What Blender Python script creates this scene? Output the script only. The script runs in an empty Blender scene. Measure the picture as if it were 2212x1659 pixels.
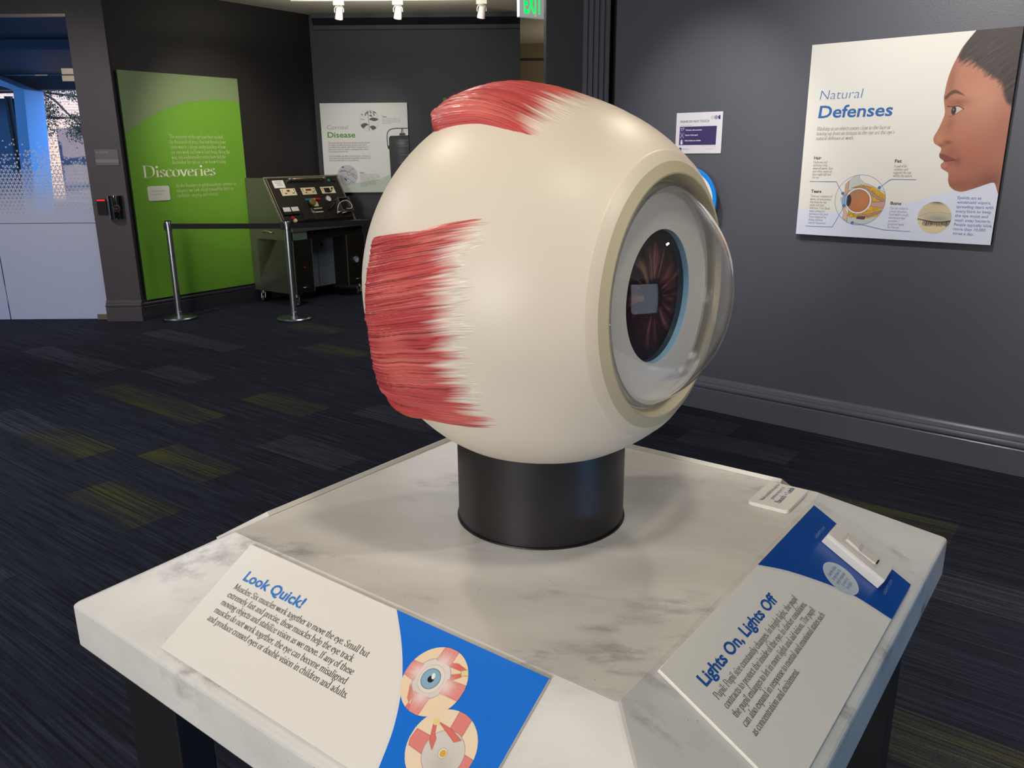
import bpy, math, random
import numpy as np
from mathutils import Vector, Matrix

# ------------------------------------------------------------------ camera, world, sun, exposure
SC = bpy.context.scene
COL = SC.collection
rad = math.radians
def unit(a): return np.asarray(a, float) / np.linalg.norm(a)

CAM_H = 1.63
def make_camera():
    p, r = rad(15.948), rad(-0.4656)
    fwd = np.array([0, math.cos(p), -math.sin(p)]); up = np.array([0, math.sin(p), math.cos(p)]); right = np.array([1., 0, 0])
    R = math.cos(r) * right + math.sin(r) * up; U = -math.sin(r) * right + math.cos(r) * up
    cam = bpy.data.cameras.new('camera'); o = bpy.data.objects.new('camera', cam); COL.objects.link(o)
    o.matrix_world = Matrix(((R[0], U[0], -fwd[0], 0), (R[1], U[1], -fwd[1], 0), (R[2], U[2], -fwd[2], CAM_H), (0, 0, 0, 1)))
    cam.sensor_fit = 'HORIZONTAL'; cam.sensor_width = 36.0; cam.lens = 1753.67 / 2212 * 36.0
    cam.clip_start = 0.02; cam.clip_end = 200
    SC.camera = o
make_camera()
SC.view_settings.view_transform = 'Standard'; SC.view_settings.look = 'None'
SC.view_settings.gamma = 1.0; SC.view_settings.use_curve_mapping = False
SC.view_settings.exposure = 0.5

W = bpy.data.worlds.new('sky'); SC.world = W; W.use_nodes = True
bg = W.node_tree.nodes['Background']; bg.inputs[0].default_value = (0.07, 0.33, 1.0, 1); bg.inputs[1].default_value = 3.0

def lamp(name, kind, loc, target, energy, color, **kw):
    d = bpy.data.lights.new(name, kind); d.energy = energy; d.color = color
    for k, v in kw.items(): setattr(d, k, v)
    o = bpy.data.objects.new(name, d); COL.objects.link(o); o.location = loc
    o.rotation_euler = (Vector(target) - Vector(loc)).to_track_quat('-Z', 'Y').to_euler()
    return o
WARM = (1.0, 0.88, 0.72); MILD = (1.0, 0.95, 0.88); COOL = (0.72, 0.84, 1.0)
lamp('sunlight', 'SUN', (-30, 10, 30), (-12, 26, 2), 9.0, (1.0, 0.84, 0.66), angle=0.01)
# track spots over the exhibit and on the walls, with some fill lamps added
lamp('spot_table_left', 'SPOT', (-1.09, 0.29, 3.1), (-0.02, 1.3, 1.12), 6, WARM, spot_size=rad(46), spot_blend=0.5, shadow_soft_size=0.06)
lamp('spot_table_right', 'SPOT', (1.05, 2.74, 3.1), (0.1, 1.35, 1.15), 26, WARM, spot_size=rad(46), spot_blend=0.6, shadow_soft_size=0.06)
lamp('spot_table_front', 'SPOT', (0.36, 0.60, 3.1), (0.12, 1.22, 0.98), 31, WARM, spot_size=rad(50), spot_blend=0.7, shadow_soft_size=0.09)
lamp('fill_table_back', 'SPOT', (-1.15, 2.35, 3.1), (-0.05, 1.35, 1.0), 28, WARM, spot_size=rad(46), spot_blend=0.7, shadow_soft_size=0.06)  # added fill to brighten the left of the flat top
lamp('fill_table_corner', 'SPOT', (0.95, 1.95, 3.1), (0.72, 1.62, 0.9), 16, MILD, spot_size=rad(26), spot_blend=1.0, shadow_soft_size=0.06)  # added fill for the dim far corner of the right slope
lamp('spot_defenses', 'SPOT', (0.75, 2.8, 3.1), (2.05, 4.38, 1.70), 135, MILD, spot_size=rad(64), spot_blend=1.0, shadow_soft_size=0.05)
lamp('spot_notice', 'SPOT', (0.2, 4.0, 3.1), (1.2, 5.1, 1.6), 90, MILD, spot_size=rad(46), spot_blend=0.9, shadow_soft_size=0.05)
lamp('spot_discoveries', 'SPOT', (-1.75, 7.3, 3.1), (-3.05, 9.0, 1.80), 158, WARM, spot_size=rad(48), spot_blend=1.0, shadow_soft_size=0.05)
lamp('spot_machine', 'SPOT', (-1.05, 8.55, 3.05), (-2.2, 9.75, 1.1), 18, WARM, spot_size=rad(48), spot_blend=0.9, shadow_soft_size=0.05)
lamp('spot_corneal', 'SPOT', (-1.3, 8.2, 3.05), (-1.75, 10.2, 1.65), 60, MILD, spot_size=rad(44), spot_blend=1.0, shadow_soft_size=0.05)
lamp('fill_entrance', 'SPOT', (-4.6, 5.6, 3.1), (-4.3, 8.2, 0.9), 95, (1.0, 0.90, 0.90), spot_size=rad(80), spot_blend=1.0, shadow_soft_size=0.1)  # added fill lifting the dark pier and the door frit
# daylight from the windows of the room behind the photographer, then a spot and added fill
lamp('daylight_window', 'AREA', (-2.9, -3.85, 1.7), (-0.6, 2.0, 1.1), 232, (1.0, 0.97, 0.95), shape='RECTANGLE', size=2.8, size_y=1.9)
lamp('daylight_window_right', 'AREA', (2.5, -3.7, 1.6), (1.2, 2.0, 1.0), 11, (0.72, 0.84, 1.0), shape='RECTANGLE', size=2.3, size_y=2.4)
lamp('fill_blue_edge', 'SPOT', (2.9, -0.35, 0.45), (0.60, 1.0, 0.50), 46, (0.20, 0.52, 1.0), spot_size=rad(30), spot_blend=0.35, shadow_soft_size=0.1)  # added blue fill tinting the table's right edge, no exhibit stands there
lamp('spot_eye_front', 'SPOT', (1.9, 0.35, 3.1), (0.27, 1.24, 1.42), 46, MILD, spot_size=rad(13), spot_blend=0.5, shadow_soft_size=0.03)
lamp('fill_floor_right', 'SPOT', (2.2, 1.6, 3.1), (2.0, 2.4, 0.0), 130, MILD, spot_size=rad(80), spot_blend=1.0, shadow_soft_size=0.1)  # added fill to brighten the carpet on the right
lamp('fill_ceiling', 'AREA', (-1.2, 8.7, 2.75), (-1.2, 8.7, 3.2), 14, (1.0, 0.92, 0.80), shape='RECTANGLE', size=1.8, size_y=0.5)  # added upward fill so the ceiling reads lighter
# soft overhead fill added to lift the hall, no fixtures there
lamp('fill_hall_left', 'AREA', (-3.6, 3.4, 3.12), (-3.6, 3.4, 0), 34, (0.92, 0.93, 1.0), shape='RECTANGLE', size=1.2, size_y=1.2)
lamp('fill_hall_back', 'AREA', (-0.6, 7.4, 3.12), (-0.6, 7.4, 0), 14, (0.92, 0.93, 1.0), shape='RECTANGLE', size=1.0, size_y=1.0)
# passage lamp beyond the partition
lamp('passage_lamp', 'POINT', (1.6, 11.6, 2.6), (0, 0, 0), 26, (1.0, 0.84, 0.52), shadow_soft_size=0.1)

# ------------------------------------------------------------------ helpers
def lin(c):
    c = c / 255.0
    return c / 12.92 if c <= 0.04045 else ((c + 0.055) / 1.055) ** 2.4
def H(h):
    h = h.lstrip('#'); return tuple(lin(int(h[i:i + 2], 16)) for i in (0, 2, 4))

class MB:
    """collects polygons, then links them as one mesh object"""
    def __init__(s): s.v = []; s.f = []; s.m = []; s.smooth = False
    def add(s, vs, fs, m=0):
        n = len(s.v); s.v.extend([tuple(map(float, p)) for p in vs]); s.f.extend([tuple(i + n for i in f) for f in fs]); s.m.extend([m] * len(fs)); return s
    def box(s, a, b, m=0):
        x0, y0, z0 = a; x1, y1, z1 = b
        return s.add([(x0, y0, z0), (x1, y0, z0), (x1, y1, z0), (x0, y1, z0), (x0, y0, z1), (x1, y0, z1), (x1, y1, z1), (x0, y1, z1)],
              [(0, 3, 2, 1), (4, 5, 6, 7), (0, 1, 5, 4), (1, 2, 6, 5), (2, 3, 7, 6), (3, 0, 4, 7)], m)
    def prism(s, poly, axis, t0, t1, m=0):
        """extrude a 2-D polygon along axis: 'x' -> (t,a,b), 'y' -> (a,t,b), 'z' -> (a,b,t)"""
        def P(a, b, t): return (t, a, b) if axis == 'x' else (a, t, b) if axis == 'y' else (a, b, t)
        n = len(poly)
        vs = [P(a, b, t0) for a, b in poly] + [P(a, b, t1) for a, b in poly]
        fs = [tuple(range(n)), tuple(range(2 * n - 1, n - 1, -1))] + [(i, i + n, (i + 1) % n + n, (i + 1) % n) for i in range(n)]
        return s.add(vs, fs, m)
    def lathe(s, prof, o, axis, n=48, m=0, cap=True, start=None, arc=2 * math.pi):
        """revolve (along, radius) pairs round an axis through o"""
        ax = unit(axis); ref = np.array([0, 0, 1.]) if abs(ax[2]) < 0.9 else np.array([1., 0, 0])
        u = unit(np.cross(ref, ax)); w = np.cross(ax, u); o = np.asarray(o, float)
        vs = []
        for a, r in prof:
            for i in range(n):
                t = arc * i / n
                vs.append(o + a * ax + r * (math.cos(t) * u + math.sin(t) * w))
        fs = []
        for k in range(len(prof) - 1):
            for i in range(n):
                j = (i + 1) % n
                fs.append((k * n + i, k * n + j, (k + 1) * n + j, (k + 1) * n + i))
        if cap:
            if prof[0][1] > 1e-6: fs.append(tuple(range(n - 1, -1, -1)))
            if prof[-1][1] > 1e-6: fs.append(tuple((len(prof) - 1) * n + i for i in range(n)))
        return s.add(vs, fs, m)
    def cyl(s, p, q, r, n=20, m=0):
        p = np.asarray(p, float); q = np.asarray(q, float); L = np.linalg.norm(q - p)
        return s.lathe([(0, r), (L, r)], p, q - p, n, m)
    def tube(s, pts, r, n=10, m=0):
        pts = [np.asarray(p, float) for p in pts]; rr = r if hasattr(r, '__len__') else [r] * len(pts)
        vs = []; prev = None
        for i, p in enumerate(pts):
            d = unit(pts[min(i + 1, len(pts) - 1)] - pts[max(i - 1, 0)])
            if prev is None:
                ref = np.array([0, 0, 1.]) if abs(d[2]) < 0.9 else np.array([1., 0, 0]); u = unit(np.cross(ref, d))
            else: u = unit(prev - d * (prev @ d))
            prev = u; w = np.cross(d, u)
            for k in range(n):
                t = 2 * math.pi * k / n; vs.append(p + rr[i] * (math.cos(t) * u + math.sin(t) * w))
        fs = [(i * n + k, i * n + (k + 1) % n, (i + 1) * n + (k + 1) % n, (i + 1) * n + k) for i in range(len(pts) - 1) for k in range(n)]
        fs += [tuple(range(n - 1, -1, -1)), tuple((len(pts) - 1) * n + k for k in range(n))]
        return s.add(vs, fs, m)
    def flat(s, poly, z, m=0):
        """flat polygon in panel coordinates: u right, v down"""
        return s.add([(u, -v, z) for u, v in poly], [tuple(range(len(poly) - 1, -1, -1))], m)
    def obj(s, name, mats, parent=None, smooth=False, bevel=0, auto=None):
        me = bpy.data.meshes.new(name); me.from_pydata(s.v, [], s.f)
        for mm in (mats if isinstance(mats, (list, tuple)) else [mats]): me.materials.append(mm)
        me.polygons.foreach_set('material_index', s.m)
        if smooth: me.polygons.foreach_set('use_smooth', [True] * len(s.f))
        me.update()
        o = bpy.data.objects.new(name, me); COL.objects.link(o)
        if parent is not None: o.parent = parent
        if auto is not None:
            me.polygons.foreach_set('use_smooth', [True] * len(s.f)); me.set_sharp_from_angle(angle=rad(auto))
        if bevel:
            b = o.modifiers.new('bevel', 'BEVEL'); b.width = bevel; b.segments = 2; b.limit_method = 'ANGLE'; b.angle_limit = rad(40)
        return o

def tag(o, label=None, cat=None, group=None, kind=None):
    for k, v in (('label', label), ('category', cat), ('group', group), ('kind', kind)):
        if v: o[k] = v
    return o
def empty(name, mat, label, cat, group=None, kind=None):
    o = bpy.data.objects.new(name, None); o.empty_display_size = 0.1; COL.objects.link(o)
    o.matrix_world = mat if isinstance(mat, Matrix) else Matrix.Translation(Vector(mat))
    return tag(o, label, cat, group, kind)
def frame(o, x, y):
    """matrix with origin o, local x and y axes as given"""
    x = unit(x); z = unit(np.cross(x, y)); y = np.cross(z, x)
    return Matrix(((x[0], y[0], z[0], o[0]), (x[1], y[1], z[1], o[1]), (x[2], y[2], z[2], o[2]), (0, 0, 0, 1)))
def copy_tree(o, parent=None):
    c = o.copy(); COL.objects.link(c)
    if parent is not None: c.parent = parent
    for ch in [k for k in bpy.data.objects if k.parent == o]: copy_tree(ch, c)
    return c

# ------------------------------------------------------------------ materials
def mat(name, color, rough=0.5, metal=0.0, spec=0.5, emit=None, es=0.0, coat=0.0):
    m = bpy.data.materials.new(name); m.use_nodes = True; b = m.node_tree.nodes['Principled BSDF']
    c = H(color) if isinstance(color, str) else color
    b.inputs['Base Color'].default_value = (*c, 1); b.inputs['Roughness'].default_value = rough
    b.inputs['Metallic'].default_value = metal; b.inputs['Specular IOR Level'].default_value = spec
    b.inputs['Coat Weight'].default_value = coat; b.inputs['Coat Roughness'].default_value = 0.08
    if emit: b.inputs['Emission Color'].default_value = (*(H(emit) if isinstance(emit, str) else emit), 1); b.inputs['Emission Strength'].default_value = es
    return m
class NT:
    """tiny node-tree builder"""
    def __init__(s, m): s.t = m.node_tree; s.b = s.t.nodes['Principled BSDF']
    def n(s, typ, **kw):
        x = s.t.nodes.new(typ)
        for k, v in kw.items():
            if k.startswith('i_'):
                key = k[2:]; key = int(key) if key.isdigit() else key.replace('_', ' ')
                if hasattr(v, 'is_output'): s.t.links.new(v, x.inputs[key])
                else: x.inputs[key].default_value = v
            else: setattr(x, k, v)
        return x
    def math(s, op, a, b=0.0, c=None):
        x = s.n('ShaderNodeMath', operation=op, i_0=a, i_1=b)
        if c is not None:
            if hasattr(c, 'is_output'): s.t.links.new(c, x.inputs[2])
            else: x.inputs[2].default_value = c
        return x.outputs[0]
    def mapping(s, scale=(1, 1, 1), rot=(0, 0, 0), loc=(0, 0, 0), src='Object'):
        tc = s.n('ShaderNodeTexCoord'); mp = s.n('ShaderNodeMapping', i_Scale=scale, i_Rotation=rot, i_Location=loc)
        s.t.links.new(tc.outputs[src], mp.inputs[0]); return mp.outputs[0]
    def noise(s, vec, scale, detail=3, rough=0.5): return s.n('ShaderNodeTexNoise', i_Vector=vec, i_Scale=scale, i_Detail=detail, i_Roughness=rough).outputs['Fac']
    def ramp(s, fac, stops):
        r = s.n('ShaderNodeValToRGB', i_Fac=fac); e = r.color_ramp.elements
        while len(e) < len(stops): e.new(0.5)
        for el, (p, c) in zip(e, stops): el.position = p; el.color = (*(H(c) if isinstance(c, str) else c), 1)
        return r.outputs[0]
    def mix(s, fac, a, b, blend='MIX'):
        x = s.n('ShaderNodeMix', data_type='RGBA', blend_type=blend)
        for i, v in ((0, fac), (6, a), (7, b)):
            if hasattr(v, 'is_output'): s.t.links.new(v, x.inputs[i])
            else: x.inputs[i].default_value = (*v, 1) if isinstance(v, tuple) and len(v) == 3 else v
        return x.outputs[2]
    def out(s, sock, name='Base Color'): s.t.links.new(sock, s.b.inputs[name])
    def bump(s, h, strength=0.2, dist=0.01):
        b = s.n('ShaderNodeBump', i_Strength=strength, i_Distance=dist, i_Height=h); s.t.links.new(b.outputs[0], s.b.inputs['Normal'])

def wall_paint(name, color, rough=0.5):
    m = mat(name, color, rough); n = NT(m); v = n.mapping()
    c = H(color)
    n.out(n.mix(n.noise(v, 3.0, 4), tuple(x * 0.93 for x in c), tuple(x * 1.07 for x in c)))
    n.bump(n.noise(v, 160, 2), 0.12, 0.004); return m

M_WALL = wall_paint('grey_paint', '#565761', 0.42)
M_WALL_DK = wall_paint('charcoal_paint', '#1f2229', 0.5)
M_WALL_BLK = wall_paint('black_paint', '#211f21', 0.5)
M_WALL_MV = wall_paint('mauve_grey_paint', '#4f4a50', 0.5)
M_TRIM = mat('grey_gloss_trim', '#61646f', 0.22)
M_TRIM_DK = mat('dark_gloss_trim', '#303036', 0.25)
M_TAN = wall_paint('tan_paint', '#6b5f45', 0.6)
M_CEIL = wall_paint('ceiling_paint', '#cfcabc', 0.7)
M_WHITE = mat('white_metal', '#e4e4e0', 0.4)
M_BLACK = mat('black_plastic', '#0d0d0f', 0.45)
M_BLACKM = mat('black_powder_coat', '#17151a', 0.5)
M_CHROME = mat('chrome', '#dcdfe4', 0.3, 1.0)
M_STEEL = mat('brushed_steel', '#a8a59c', 0.32, 1.0)
def steel_dark(name, c, r):
    m = mat(name, c, r, 0.65); n = NT(m); v = n.mapping((1, 1, 40)); n.out(n.math('MULTIPLY_ADD', n.noise(v, 6, 3), 0.14, r - 0.07), 'Roughness'); return m
M_CAB = steel_dark('satin_steel_cabinet', '#7f7d71', 0.45)
M_CABDK = steel_dark('dark_steel', '#33302b', 0.5)
M_PAPER = mat('white_print', '#e6e3dc', 0.5)
M_PAPERG = mat('white_gloss_print', '#e6e3dc', 0.3)
M_CREAM = mat('cream_plate', '#ddd3ae', 0.5)
M_RED = mat('red_plastic', '#c01b22', 0.35)
M_TEAL = mat('teal_plastic', '#118a86', 0.4)
M_BLUEB = mat('blue_plastic', '#1f6f9f', 0.4)
M_YEL = mat('yellow_plastic', '#e3b437', 0.4)
M_ALU = mat('satin_aluminium', '#c8bca9', 0.35, 0.9)

# marble-like solid surface
def marble():
    m = mat('grey_veined_marble', '#c9c5bd', 0.28); n = NT(m); v = n.mapping()
    rt = n.mapping((1, 1, 1), (0, 0, rad(-27)))
    def st(sx, sy, sz, loc=(0, 0, 0)): return n.n('ShaderNodeMapping', i_Vector=rt, i_Scale=(sx, sy, sz), i_Location=loc).outputs[0]
    vs = st(5.5, 13.0, 13.0); vein = n.noise(vs, 1.6, 7, 0.68); patch = n.noise(st(2.4, 6.0, 6.0, (3.1, 1.7, 0)), 1.5, 3, 0.55)
    a = n.ramp(n.math('MULTIPLY', n.ramp(vein, [(0.47, (0, 0, 0)), (0.68, (1, 1, 1))]), n.ramp(patch, [(0.53, (0, 0, 0)), (0.69, (1, 1, 1))])), [(0.0, (0, 0, 0)), (1.0, (1, 1, 1))])
    base = n.mix(n.ramp(n.noise(vs, 0.7, 3), [(0.35, (0, 0, 0)), (0.7, (1, 1, 1))]), H('#cfcdc8'), H('#dedcd8'))
    c = n.mix(n.math('MULTIPLY', a, 0.8), base, H('#6e6d69'))
    vor = n.n('ShaderNodeTexVoronoi', i_Vector=v, i_Scale=210.0); sp = n.math('LESS_THAN', vor.outputs['Distance'], 0.15)
    vr = n.math('GREATER_THAN', n.n('ShaderNodeSeparateColor', i_0=vor.outputs['Color']).outputs[0], 0.72)
    c = n.mix(n.math('MULTIPLY', n.math('MULTIPLY', sp, vr), 0.5), c, H('#f2efe8'))
    vor2 = n.n('ShaderNodeTexVoronoi', i_Vector=v, i_Scale=70.0); s2 = n.math('LESS_THAN', vor2.outputs['Distance'], 0.06)
    vr2 = n.math('GREATER_THAN', n.n('ShaderNodeSeparateColor', i_0=vor2.outputs['Color']).outputs[1], 0.78)
    c = n.mix(n.math('MULTIPLY', n.math('MULTIPLY', s2, vr2), 0.75), c, H('#4e4b45'))
    n.out(c); return m
M_MARBLE = marble()

def carpet(name, lo, mid, hi, accent, strength):
    """streaked carpet tile; local x runs along the streaks"""
    m = mat(name, mid, 0.95, spec=0.1); n = NT(m); v = n.mapping()
    s1 = n.noise(n.mapping((1.2, 90, 1)), 1.0, 2, 0.6)
    s2 = n.noise(n.mapping((3.5, 45, 1), loc=(7, 3, 0)), 1.0, 3, 0.6)
    wide = n.noise(n.mapping((1.0, 7, 1), loc=(2, 9, 0)), 1.0, 2)
    c = n.ramp(n.math('ADD', n.math('MULTIPLY', s1, 0.65), n.math('MULTIPLY', s2, 0.35)), [(0.32, lo), (0.52, mid), (0.72, hi)])
    f = n.math('MULTIPLY', n.ramp(n.math('ADD', n.math('MULTIPLY', s1, 0.5), n.math('MULTIPLY', wide, 0.5)), [(0.50, (0, 0, 0)), (0.64, (1, 1, 1))]), strength)
    c = n.mix(f, c, H(accent))
    g = n.noise(v, 420, 2, 0.7)
    c = n.mix(1.0, c, n.ramp(g, [(0.30, (0.35, 0.35, 0.35)), (0.62, (1.15, 1.15, 1.15))]), 'MULTIPLY')
    n.out(c); n.bump(g, 0.6, 0.006); return m
M_CARPET = carpet('navy_streaked_carpet', '#22232c', '#363945', '#4e515e', '#40434f', 0.15)
M_CARP_G = carpet('green_streaked_carpet', '#2c2c2f', '#464645', '#5e5f55', '#62642f', 0.8)
M_CARP_L = carpet('grey_streaked_carpet', '#2a2b34', '#454753', '#636672', '#535663', 0.6)

def print_mat(name, rough=0.5, emit=0.0, spec=0.5, coat=0.0):
    m = mat(name, '#ffffff', rough, spec=spec, coat=coat); n = NT(m); a = n.n('ShaderNodeAttribute', attribute_name='Col')
    n.out(a.outputs['Color'])
    if emit: n.out(a.outputs['Color'], 'Emission Color'); n.b.inputs['Emission Strength'].default_value = emit
    return m
M_PRINT = print_mat('colour_print', 0.5)
M_PRINTG = print_mat('gloss_colour_print', 0.3)

def glass_mat(name, tint, base, power, rough=0.0, scale=1.0):
    m = bpy.data.materials.new(name); m.use_nodes = True; t = m.node_tree; t.nodes.remove(t.nodes['Principled BSDF'])
    out = t.nodes['Material Output']; tr = t.nodes.new('ShaderNodeBsdfTransparent'); tr.inputs[0].default_value = (*tint, 1)
    gl = t.nodes.new('ShaderNodeBsdfGlossy'); gl.inputs['Roughness'].default_value = rough; gl.inputs['Color'].default_value = (scale, scale, scale, 1)
    lw = t.nodes.new('ShaderNodeLayerWeight'); lw.inputs[0].default_value = 0.5
    pw = t.nodes.new('ShaderNodeMath'); pw.operation = 'POWER'; pw.inputs[1].default_value = power; t.links.new(lw.outputs['Facing'], pw.inputs[0])
    ad = t.nodes.new('ShaderNodeMath'); ad.operation = 'ADD'; ad.use_clamp = True; ad.inputs[1].default_value = base; t.links.new(pw.outputs[0], ad.inputs[0])
    mx = t.nodes.new('ShaderNodeMixShader'); t.links.new(ad.outputs[0], mx.inputs[0]); t.links.new(tr.outputs[0], mx.inputs[1]); t.links.new(gl.outputs[0], mx.inputs[2])
    t.links.new(mx.outputs[0], out.inputs[0]); return m
M_DOME = glass_mat('clear_acrylic', (0.985, 0.985, 0.985), 0.045, 3.2)
M_GLASS = glass_mat('door_glass', (0.86, 0.90, 0.92), 0.03, 5.0)
M_ACRYL = glass_mat('acrylic_shield', (0.80, 0.82, 0.86), 0.10, 3.0, 0.1)

# ------------------------------------------------------------------ lettering
_font_cache = {}
def sans(mb, txt, x, y, size, width=None, bold=0.0, shear=0.0, z=0.001, m=0, space=1.0):
    """sans text, baseline at (x, y) in panel coordinates (y down); returns the advance"""
    key = (txt, bold, shear, space)
    if key not in _font_cache:
        cu = bpy.data.curves.new('txt', 'FONT'); cu.body = txt; cu.size = 1.0; cu.offset = bold; cu.shear = shear; cu.space_character = space; cu.resolution_u = 3
        o = bpy.data.objects.new('txt', cu); COL.objects.link(o)
        bpy.context.view_layer.update()
        me = o.evaluated_get(bpy.context.evaluated_depsgraph_get()).to_mesh()
        vs = np.array([v.co[:2] for v in me.vertices]); fs = [tuple(p.vertices) for p in me.polygons]
        bpy.data.objects.remove(o); bpy.data.curves.remove(cu)
        _font_cache[key] = (vs, fs)
    vs, fs = _font_cache[key]
    x0, x1 = vs[:, 0].min(), vs[:, 0].max(); sx = (width / (x1 - x0)) if width else size
    mb.add([(x + (a - x0) * sx, -y + b * size, z) for a, b in vs], fs, m)
    return (x1 - x0) * sx
# broad-nib serif letters: strokes in 1/100 em; '~' marks a smooth stroke, 's' a foot serif at x,y, 'd' a dot, 't' a flag at a stem top
G = {
 'a': (41, '~8,34 13,40 20,42 27,39 29,31;29,31 29,7;~29,7 32,1 38,4;~29,26 15,22 7,14 8,5 15,1 23,3 29,9'),
 'b': (47, 't10,70;10,70 10,3;~10,31 18,40 28,42 38,34 40,21 36,7 24,0 10,4'),
 'c': (39, '~34,34 28,41 20,42 9,35 6,21 9,7 19,0 28,2 35,9'),
 'd': (48, 't37,70;37,70 37,1;37,1 43,2;~37,36 27,42 17,41 8,32 6,18 11,4 20,0 29,3 37,10'),
 'e': (40, '7,24 34,26;~34,25 33,34 28,41 20,42 9,35 6,21 9,7 19,0 28,2 35,9'),
 'f': (28, '~31,65 26,71 18,69 14,60 14,48;14,50 14,0;4,41 27,41;s14,0'),
 'g': (43, '~19,42 8,36 8,22 19,16 30,22 30,36 19,42;29,39 41,41;~12,18 7,10 14,5 28,3 36,-4 34,-14 20,-20 7,-17 4,-9 10,-1 15,3'),
 'h': (51, 't10,70;10,70 10,0;~10,31 18,40 28,42 36,38 39,28;39,29 39,0;s10,0;s39,0'),
 'i': (24, 't12,41;12,41 12,0;s12,0;d12,58'), 'j': (22, 't12,41;12,41 12,-10;~12,-10 9,-18 1,-21;d12,58'),
 'k': (48, 't10,70;10,70 10,0;35,41 12,19;18,24 40,0;s10,0;s35,41;s40,0'), 'l': (24, 't12,70;12,70 12,0;s12,0'),
 'm': (76, 't10,41;10,41 10,0;~10,31 18,40 26,42 35,38 38,28;38,29 38,0;~38,31 46,40 54,42 62,38 65,28;65,29 65,0;s10,0;s38,0;s65,0'),
 'n': (51, 't10,41;10,41 10,0;~10,31 18,40 28,42 36,38 39,28;39,29 39,0;s10,0;s39,0'),
 'o': (45, '~22,42 9,36 5,21 9,6 22,0 35,6 39,21 35,36 22,42'),
 'p': (47, 't10,41;10,41 10,-21;~10,31 18,40 28,42 38,34 40,21 36,7 24,0 10,5;s10,-21'),
 'q': (47, '37,41 37,-21;~37,36 27,42 17,41 8,32 6,18 11,4 20,0 29,3 37,10;s37,-21'),
 'r': (34, 't10,41;10,41 10,0;~10,30 16,39 23,42 31,40;s10,0'),
 's': (33, '~28,34 24,41 16,42 8,37 8,30 15,24 24,19 29,11 25,3 16,0 8,2 5,10'),
 't': (28, '12,53 12,8;~12,8 15,1 21,0 27,4;4,41 26,41'),
 'u': (50, 't9,41;9,41 9,12;~9,12 12,3 20,0 29,3 37,11;t37,41;37,41 37,1;37,1 43,2'),
 'v': (43, '5,41 22,0;22,0 38,41;s5,41;s38,41'), 'w': (65, '5,41 19,0;19,0 32,41;32,41 46,0;46,0 60,41;s5,41;s32,41;s60,41'),
 'x': (44, '6,41 38,0;38,41 5,0;s6,41;s38,0;s38,41;s5,0'), 'y': (43, '5,41 22,2;38,41 19,-10;~19,-10 13,-19 5,-19;s5,41;s38,41'), 'z': (38, '5,41 33,41;33,41 5,0;5,0 34,0'),
 'A': (62, '4,0 30,66;30,66 57,0;14,22 46,22;s4,0;s57,0'), 'B': (55, '12,66 12,0;~12,66 32,66 44,58 42,42 30,35 12,35;~12,35 34,36 48,27 46,9 34,0 12,0;s12,0'),
 'C': (60, '~54,56 44,66 30,66 12,56 6,33 12,10 30,0 44,1 55,10'),
 'D': (68, '12,66 12,0;~6,66 30,66 54,58 61,34 54,10 30,0 6,0'), 'E': (52, '12,66 12,0;5,66 46,66;12,35 36,35;5,0 48,0'), 'F': (48, '12,66 12,0;5,66 44,66;12,35 34,35;s12,0'),
 'H': (68, '12,66 12,0;56,66 56,0;12,34 56,34;s12,0;s56,0;s12,66;s56,66'), 'I': (28, '14,66 14,0;s14,66;s14,0'),
 'L': (51, '12,66 12,0;5,0 46,0;46,0 48,10;s12,66'), 'M': (80, '12,66 10,0;12,66 40,6;40,6 68,66;68,66 70,0;s10,0;s70,0;s12,66;s68,66'),
 'N': (70, '12,66 12,0;12,66 58,0;58,0 58,66;s12,0;s58,66'), 'O': (68, '~34,66 14,57 7,33 14,9 34,0 54,9 61,33 54,57 34,66'),
 'P': (52, '12,66 12,0;~6,66 32,66 46,58 46,40 32,31 12,32;s12,0'), 'S': (46, '~38,54 32,65 22,66 10,60 8,48 18,38 32,31 40,18 34,4 22,0 10,3 6,15'),
 'T': (58, '29,66 29,0;5,66 53,66;5,66 4,56;53,66 54,56;s29,0'), 'U': (66, '12,66 12,20;~12,20 17,5 32,0 48,5 54,20;54,20 54,66;s12,66;s54,66'),
 'Y': (58, '5,66 29,32;53,66 29,32;29,32 29,0;s29,0;s5,66;s53,66'), 'J': (30, '18,66 18,-2;~18,-2 14,-14 4,-16;s18,66'),
 '0': (46, '~23,62 10,54 6,31 10,8 23,0 36,8 40,31 36,54 23,62'), '1': (40, '20,62 20,0;10,54 20,62;s20,0'), '5': (44, '36,62 12,62;12,62 10,36;~10,36 26,38 36,28 34,8 20,0 8,3'),
 '.': (20, 'd9,4'), ',': (20, 'd10,4;10,4 6,-10'), ':': (22, 'd10,5;d10,36'), "'": (18, '9,68 8,54'), '-': (28, '4,22 23,22'), '+': (50, '8,28 42,28;25,45 25,11'), '!': (24, '12,66 12,20;d12,4'),
}
def _cr(p, n=5):
    p = np.array(p, float); P = np.vstack([2 * p[0] - p[1], p, 2 * p[-1] - p[-2]]); out = []
    for i in range(1, len(P) - 2):
        for t in np.linspace(0, 1, n, endpoint=False):
            a, b, c, d = P[i - 1:i + 3]
            out.append(0.5 * ((2 * b) + (c - a) * t + (2 * a - 5 * b + 4 * c - d) * t * t + (3 * b - a - 3 * c + d) * t ** 3))
    out.append(P[-2]); return np.array(out)
_gl = {}
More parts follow.
